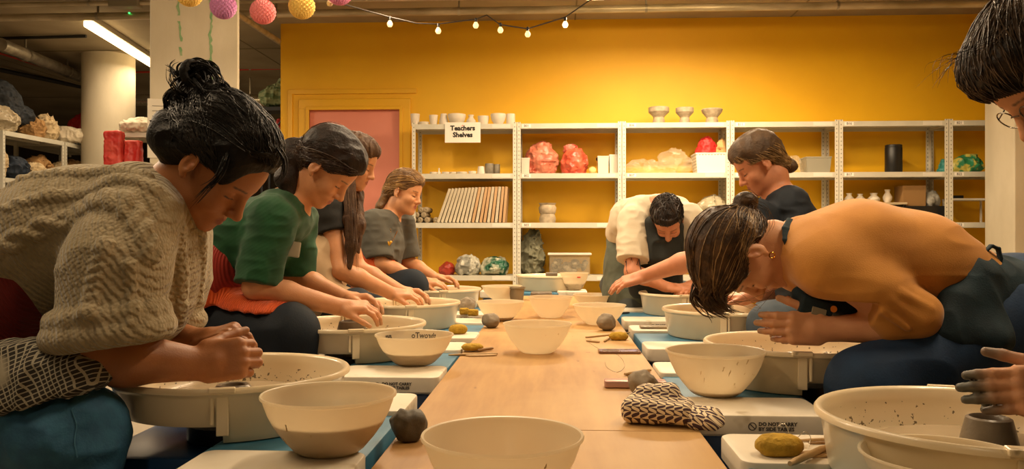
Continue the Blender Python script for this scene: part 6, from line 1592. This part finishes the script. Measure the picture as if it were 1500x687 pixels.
def extra_R4(t, H, S, G, J):
    m = M('slate_apron', '#262a28', .85, col2='#1f2321', nscale=8, bump=.1)
    Q = SDF(.004); Q.box(PX(972, 352, 4.50), (.105, .05, .13), cvR(0), rd=.04, k=.02); Q.box(PX(960, 400, 4.66), (.16, .06, .14), cvR(0), rd=.05, k=.05)
    Q.disp.append(folds(.008, 12, 7)); Q.mesh('apron', m, t)
    Q = SDF(.0045); Q.chain([PX(912, 345, 4.94), PX(909, 385, 4.90), PX(910, 430, 4.84), PX(914, 452, 4.82)], [.09, .10, .10, .09], k=.04); Q.cap(PX(925, 385, 4.9), PX(935, 440, 4.8), .08, .1, k=.04)
    Q.disp.append(folds(.010, 10, 9, True, (1.6, 1.6, .7))); Q.mesh('apron_side', M('grey_green_canvas', '#4f5446', .9, col2='#5f6354', nscale=14), t)
    g = MB()
    for i in range(5):
        P = S.project(A3([PX(913+i*5, 384-2*math.sin(i), 4.36), PX(918+i*5, 380+2*(i % 2), 4.36), PX(921+i*5, 384, 4.36)]), 10); g.tube([Vector(q) for q in P], .003, 4)
    g.build('forearm_tattoo', M('tattoo_ink', '#3d3a3a', .6), t, True)
simple(('man in white tee and slate apron with tattooed forearm, bent over the farthest right wheel', 'stool under the man in the white tee'), PX(978, 322, 4.48), (.08, .92, -1.74), 1.0, PX(968, 300, 4.62),
    [(PX(965, 308, 4.66), .105, .115), (PX(948, 322, 4.82), .135, .105), (PX(925, 360, 4.98), .14, .08), (PX(918, 410, 5.05), .14, .09)],
    (PX(928, 324, 4.58), PX(926, 398, 4.46), PX(975, 420, 4.42)), (PX(1008, 320, 4.60), PX(1030, 392, 4.50), PX(1018, 416, 4.44)),
    [(PX(915, 425, 5.0), PX(925, 452, 4.78), floorpt(PX(925, 452, 4.8))), (PX(935, 425, 5.1), PX(1060, 442, 4.98), floorpt(PX(1060, 442, 5.0)))],
    0, ('skin_pink', '#cf8e6a'), M('white_cotton', '#ddd0b6', .85, col2='#d3c5aa', nscale=10, bump=.1), M('grey_trousers', '#3f4340', .85), (.78, (.092, .088)),
    ((cv(1, -.1, -.12), cv(0, -.5, .9), cv(0, .9, .4), (.4, .4, .3)), (cv(-.6, -.4, -.2), cv(.1, -.4, .9), cv(-.2, .9, .4), (.5, .5, .3))), hair_R4, toptor=[(PX(965, 308, 4.66), .105, .115), (PX(948, 322, 4.82), .132, .105), (PX(935, 340, 4.92), .125, .085)], sid=R4S, extra=extra_R4, hb=.004, browc='#2a1c14', lipc='#a86552', fd=(-.3, -1, 0))
# ---- R3, dark navy tee, reaching to the table
def hair_R3(t, H):
    m = hairmat('hair_ash_brown', '#4b3826', '#5f4830', .6, .4); Hh = SDF(.0035); cap_hair(H, Hh)
    H.cap(Hh, (-.07, .0, .01), (-.08, 0, -.04), .045, .04, k=.03); Hh.ell(PX(1157, 243, 3.55), (.034, .034, .032), k=.008)
    Hh.disp.append(folds(.004, 26, 6)); Hh.run(); ho = Hh.mesh('hair', m, t)
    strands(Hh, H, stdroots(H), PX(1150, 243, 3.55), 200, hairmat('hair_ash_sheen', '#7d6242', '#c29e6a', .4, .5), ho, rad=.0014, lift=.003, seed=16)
simple(('person in dark navy tee with a low bun, reaching over the third right wheel', 'stool under the person in the dark navy tee'), PX(1114, 240, 3.55), (0, .55, 3.08), 1.0, PX(1142, 288, 3.55),
    [(PX(1148, 302, 3.55), .105, .095), (PX(1160, 345, 3.55), .125, .09), (PX(1178, 395, 3.55), .13, .09), (PX(1195, 440, 3.55), .14, .09)],
    (PX(1112, 318, 3.42), PX(1030, 375, 3.36), PX(942, 405, 3.52)), (PX(1155, 318, 3.72), PX(1160, 415, 3.74), PX(1088, 438, 3.64)),
    [(PX(1195, 465, 3.46), PX(1132, 478, 3.17), floorpt(PX(1132, 478, 3.17))), (PX(1195, 465, 3.66), PX(1130, 465, 3.90), floorpt(PX(1130, 465, 3.90)))],
    0, ('skin_pink', '#cf8e6a'), M('navy_cotton', '#161d26', .85, col2='#1b242e', nscale=10, bump=.1), M('grey_blue_denim', '#46515c', .85, col2='#3d4852', nscale=20), (.42, (.080, .074)),
    ((cv(-1, .05, -.3), cv(0, -.4, .9), cv(0, .9, .4), (.25, .3, .2)), (cv(-1, -.1, -.02), cv(0, .3, .9), cv(0, -1, .3), (.5, .5, .3))), hair_R3, hb=.004, fd=(-1, 0, 0))
# ---- R1, nearest on the right, mostly outside the frame
def hair_R1(t, H):
    m = hairmat('hair_dark_bob', '#150f0b', '#2b1f17', .5, .4); Hh = SDF(.003)
    H.ell(Hh, (-.018, 0, .050), (.108, .092, .100), k=.0); H.ell(Hh, (.048, 0, .080), (.066, .080, .050), k=.03); H.ell(Hh, (.0, .06, .0), (.07, .045, .075), k=.03); H.ell(Hh, (.0, -.06, .0), (.07, .045, .075), k=.03); H.ell(Hh, (-.06, 0, -.02), (.06, .085, .07), k=.03)
    H.ell(Hh, (.100, 0, -.055), (.075, .062, .095), k=.012, op='sub')
    Hh.disp.append(folds(.004, 24, 6, True)); Hh.run(); ho = Hh.mesh('hair', m, t)
    def roots(r_):
        a = r_.uniform(-1.6, 1.6); return H.L(.10*math.cos(a*.6), .09*math.sin(a), .05-.03*abs(a))
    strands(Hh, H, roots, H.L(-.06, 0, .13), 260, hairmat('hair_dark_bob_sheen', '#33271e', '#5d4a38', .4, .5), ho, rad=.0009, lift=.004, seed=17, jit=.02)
    g = MB(); rr = random.Random(3)
    for i in range(26):
        a = rr.uniform(-.5, .6); b = H.L(.06, a*.09, .12); lock(g, [b, H.L(.085+rr.uniform(0, .02), a*.1, .135+rr.uniform(-.01, .015)), H.L(.115+rr.uniform(0, .02), a*.12, .125+rr.uniform(-.02, .02))], .0006, 1, .004, i, 4)
    g.build('stray_hairs', m, ho, True, recalc=False)
def extra_R1(t, H, S, G, J):
    m = M('spectacle_metal', '#8a8478', .25, metal=.9); g = MB()
    for y in (-1, 1):
        g.tube([H.L(.100, y*.033+.022*math.cos(q*PI/9), .0+.019*math.sin(q*PI/9)-.004) for q in range(19)], .0012, 6, cap=False)
        g.tube([H.L(.098, y*.055, .002), H.L(.04, y*.078, .004), H.L(-.01, y*.084, .0)], .0012, 6)
    g.tube([H.L(.104, -.011, .002), H.L(.108, 0, .006), H.L(.104, .011, .002)], .0012, 6)
    g.build('spectacles', m, t, True)
simple(('person cut off by the right edge, dark bobbed hair and clay covered hands', 'stool under the person cut off by the right edge'), PX(1552, 102, 1.36), (0, .85, 3.10), 1.02, PX(1640, 175, 1.38),
    [(PX(1665, 205, 1.40), .10, .10), (PX(1730, 310, 1.42), .125, .10), (PX(1775, 430, 1.45), .135, .10), (PX(1800, 560, 1.47), .14, .10)],
    (PX(1665, 250, 1.24), PX(1720, 540, 1.28), PX(1572, 572, 1.36)), (PX(1660, 240, 1.60), PX(1690, 500, 1.62), PX(1548, 546, 1.50)),
    [(PX(1800, 620, 1.35), PX(1640, 700, 1.14), floorpt(PX(1640, 700, 1.14))), (PX(1790, 600, 1.60), PX(1580, 600, 1.86), floorpt(PX(1580, 600, 1.86)))],
    0, ('skin_fair', '#d39a70'), M('dark_jumper', '#1d1e22', .9), m_navy, (.95, (.085, .070)),
    ((cv(-1, .05, -.02), cv(0, -.9, .3), cv(0, .3, 1), (.22, .3, .25), 1.06), (cv(-.95, -.1, -.22), cv(0, .5, .9), cv(0, -.6, .9), (.2, .25, .2), 1.06)), hair_R1, extra=extra_R1, hb=.003, dirty=('#3f4238', .8), fd=(-1, 0, 0))
# clay on the wheels
def pot_clay(wk, r, h, label, prof=None, dx=0, dy=0):
    x, y = wy[wk]; o = MB().lathe(prof or [(.001, 0), (r*1.05, 0), (r, .01), (r*.9, h*.6), (r*.8, h*.95), (r*.68, h), (r*.6, h*.9), (r*.55, h*.4), (.001, h*.3)], 40, cap=False).build('clay_pot', M('wet_clay', '#7d7262'), None, True)
    o.location = (x+dx, y+dy, .5195); tag(o, label, 'clay pot', 'clay on the wheels'); return o
pot_clay('R1', .045, .05, 'short wet clay cylinder under the hands at the nearest right wheel', dx=.02)
pot_clay('L2', .055, .06, 'wet clay mound on the wheel of the person in green')
pot_clay('R2', .06, .018, 'low clay disc under the hands of the woman in the mustard top')
pot_clay('L1', .045, .02, 'low clay disc under the clasped hands on the nearest left wheel', dx=.0)
pot_clay('R3', .035, .055, 'small clay cylinder on the third right wheel')
pot_clay('R4', .05, .04, 'clay lump on the farthest right wheel')
pot_clay('L4', .045, .05, 'clay cone on the farthest left wheel')
# ================================================================== WORLD AND VIEW
wd = bpy.data.worlds.new('world'); SC.world = wd; wd.use_nodes = True
wd.node_tree.nodes['Background'].inputs[0].default_value = (1, .72, .42, 1); wd.node_tree.nodes['Background'].inputs[1].default_value = .10
vs = SC.view_settings; vs.view_transform = 'Standard'; vs.look = 'None'; vs.gamma = 1; vs.use_curve_mapping = False; vs.exposure = .23
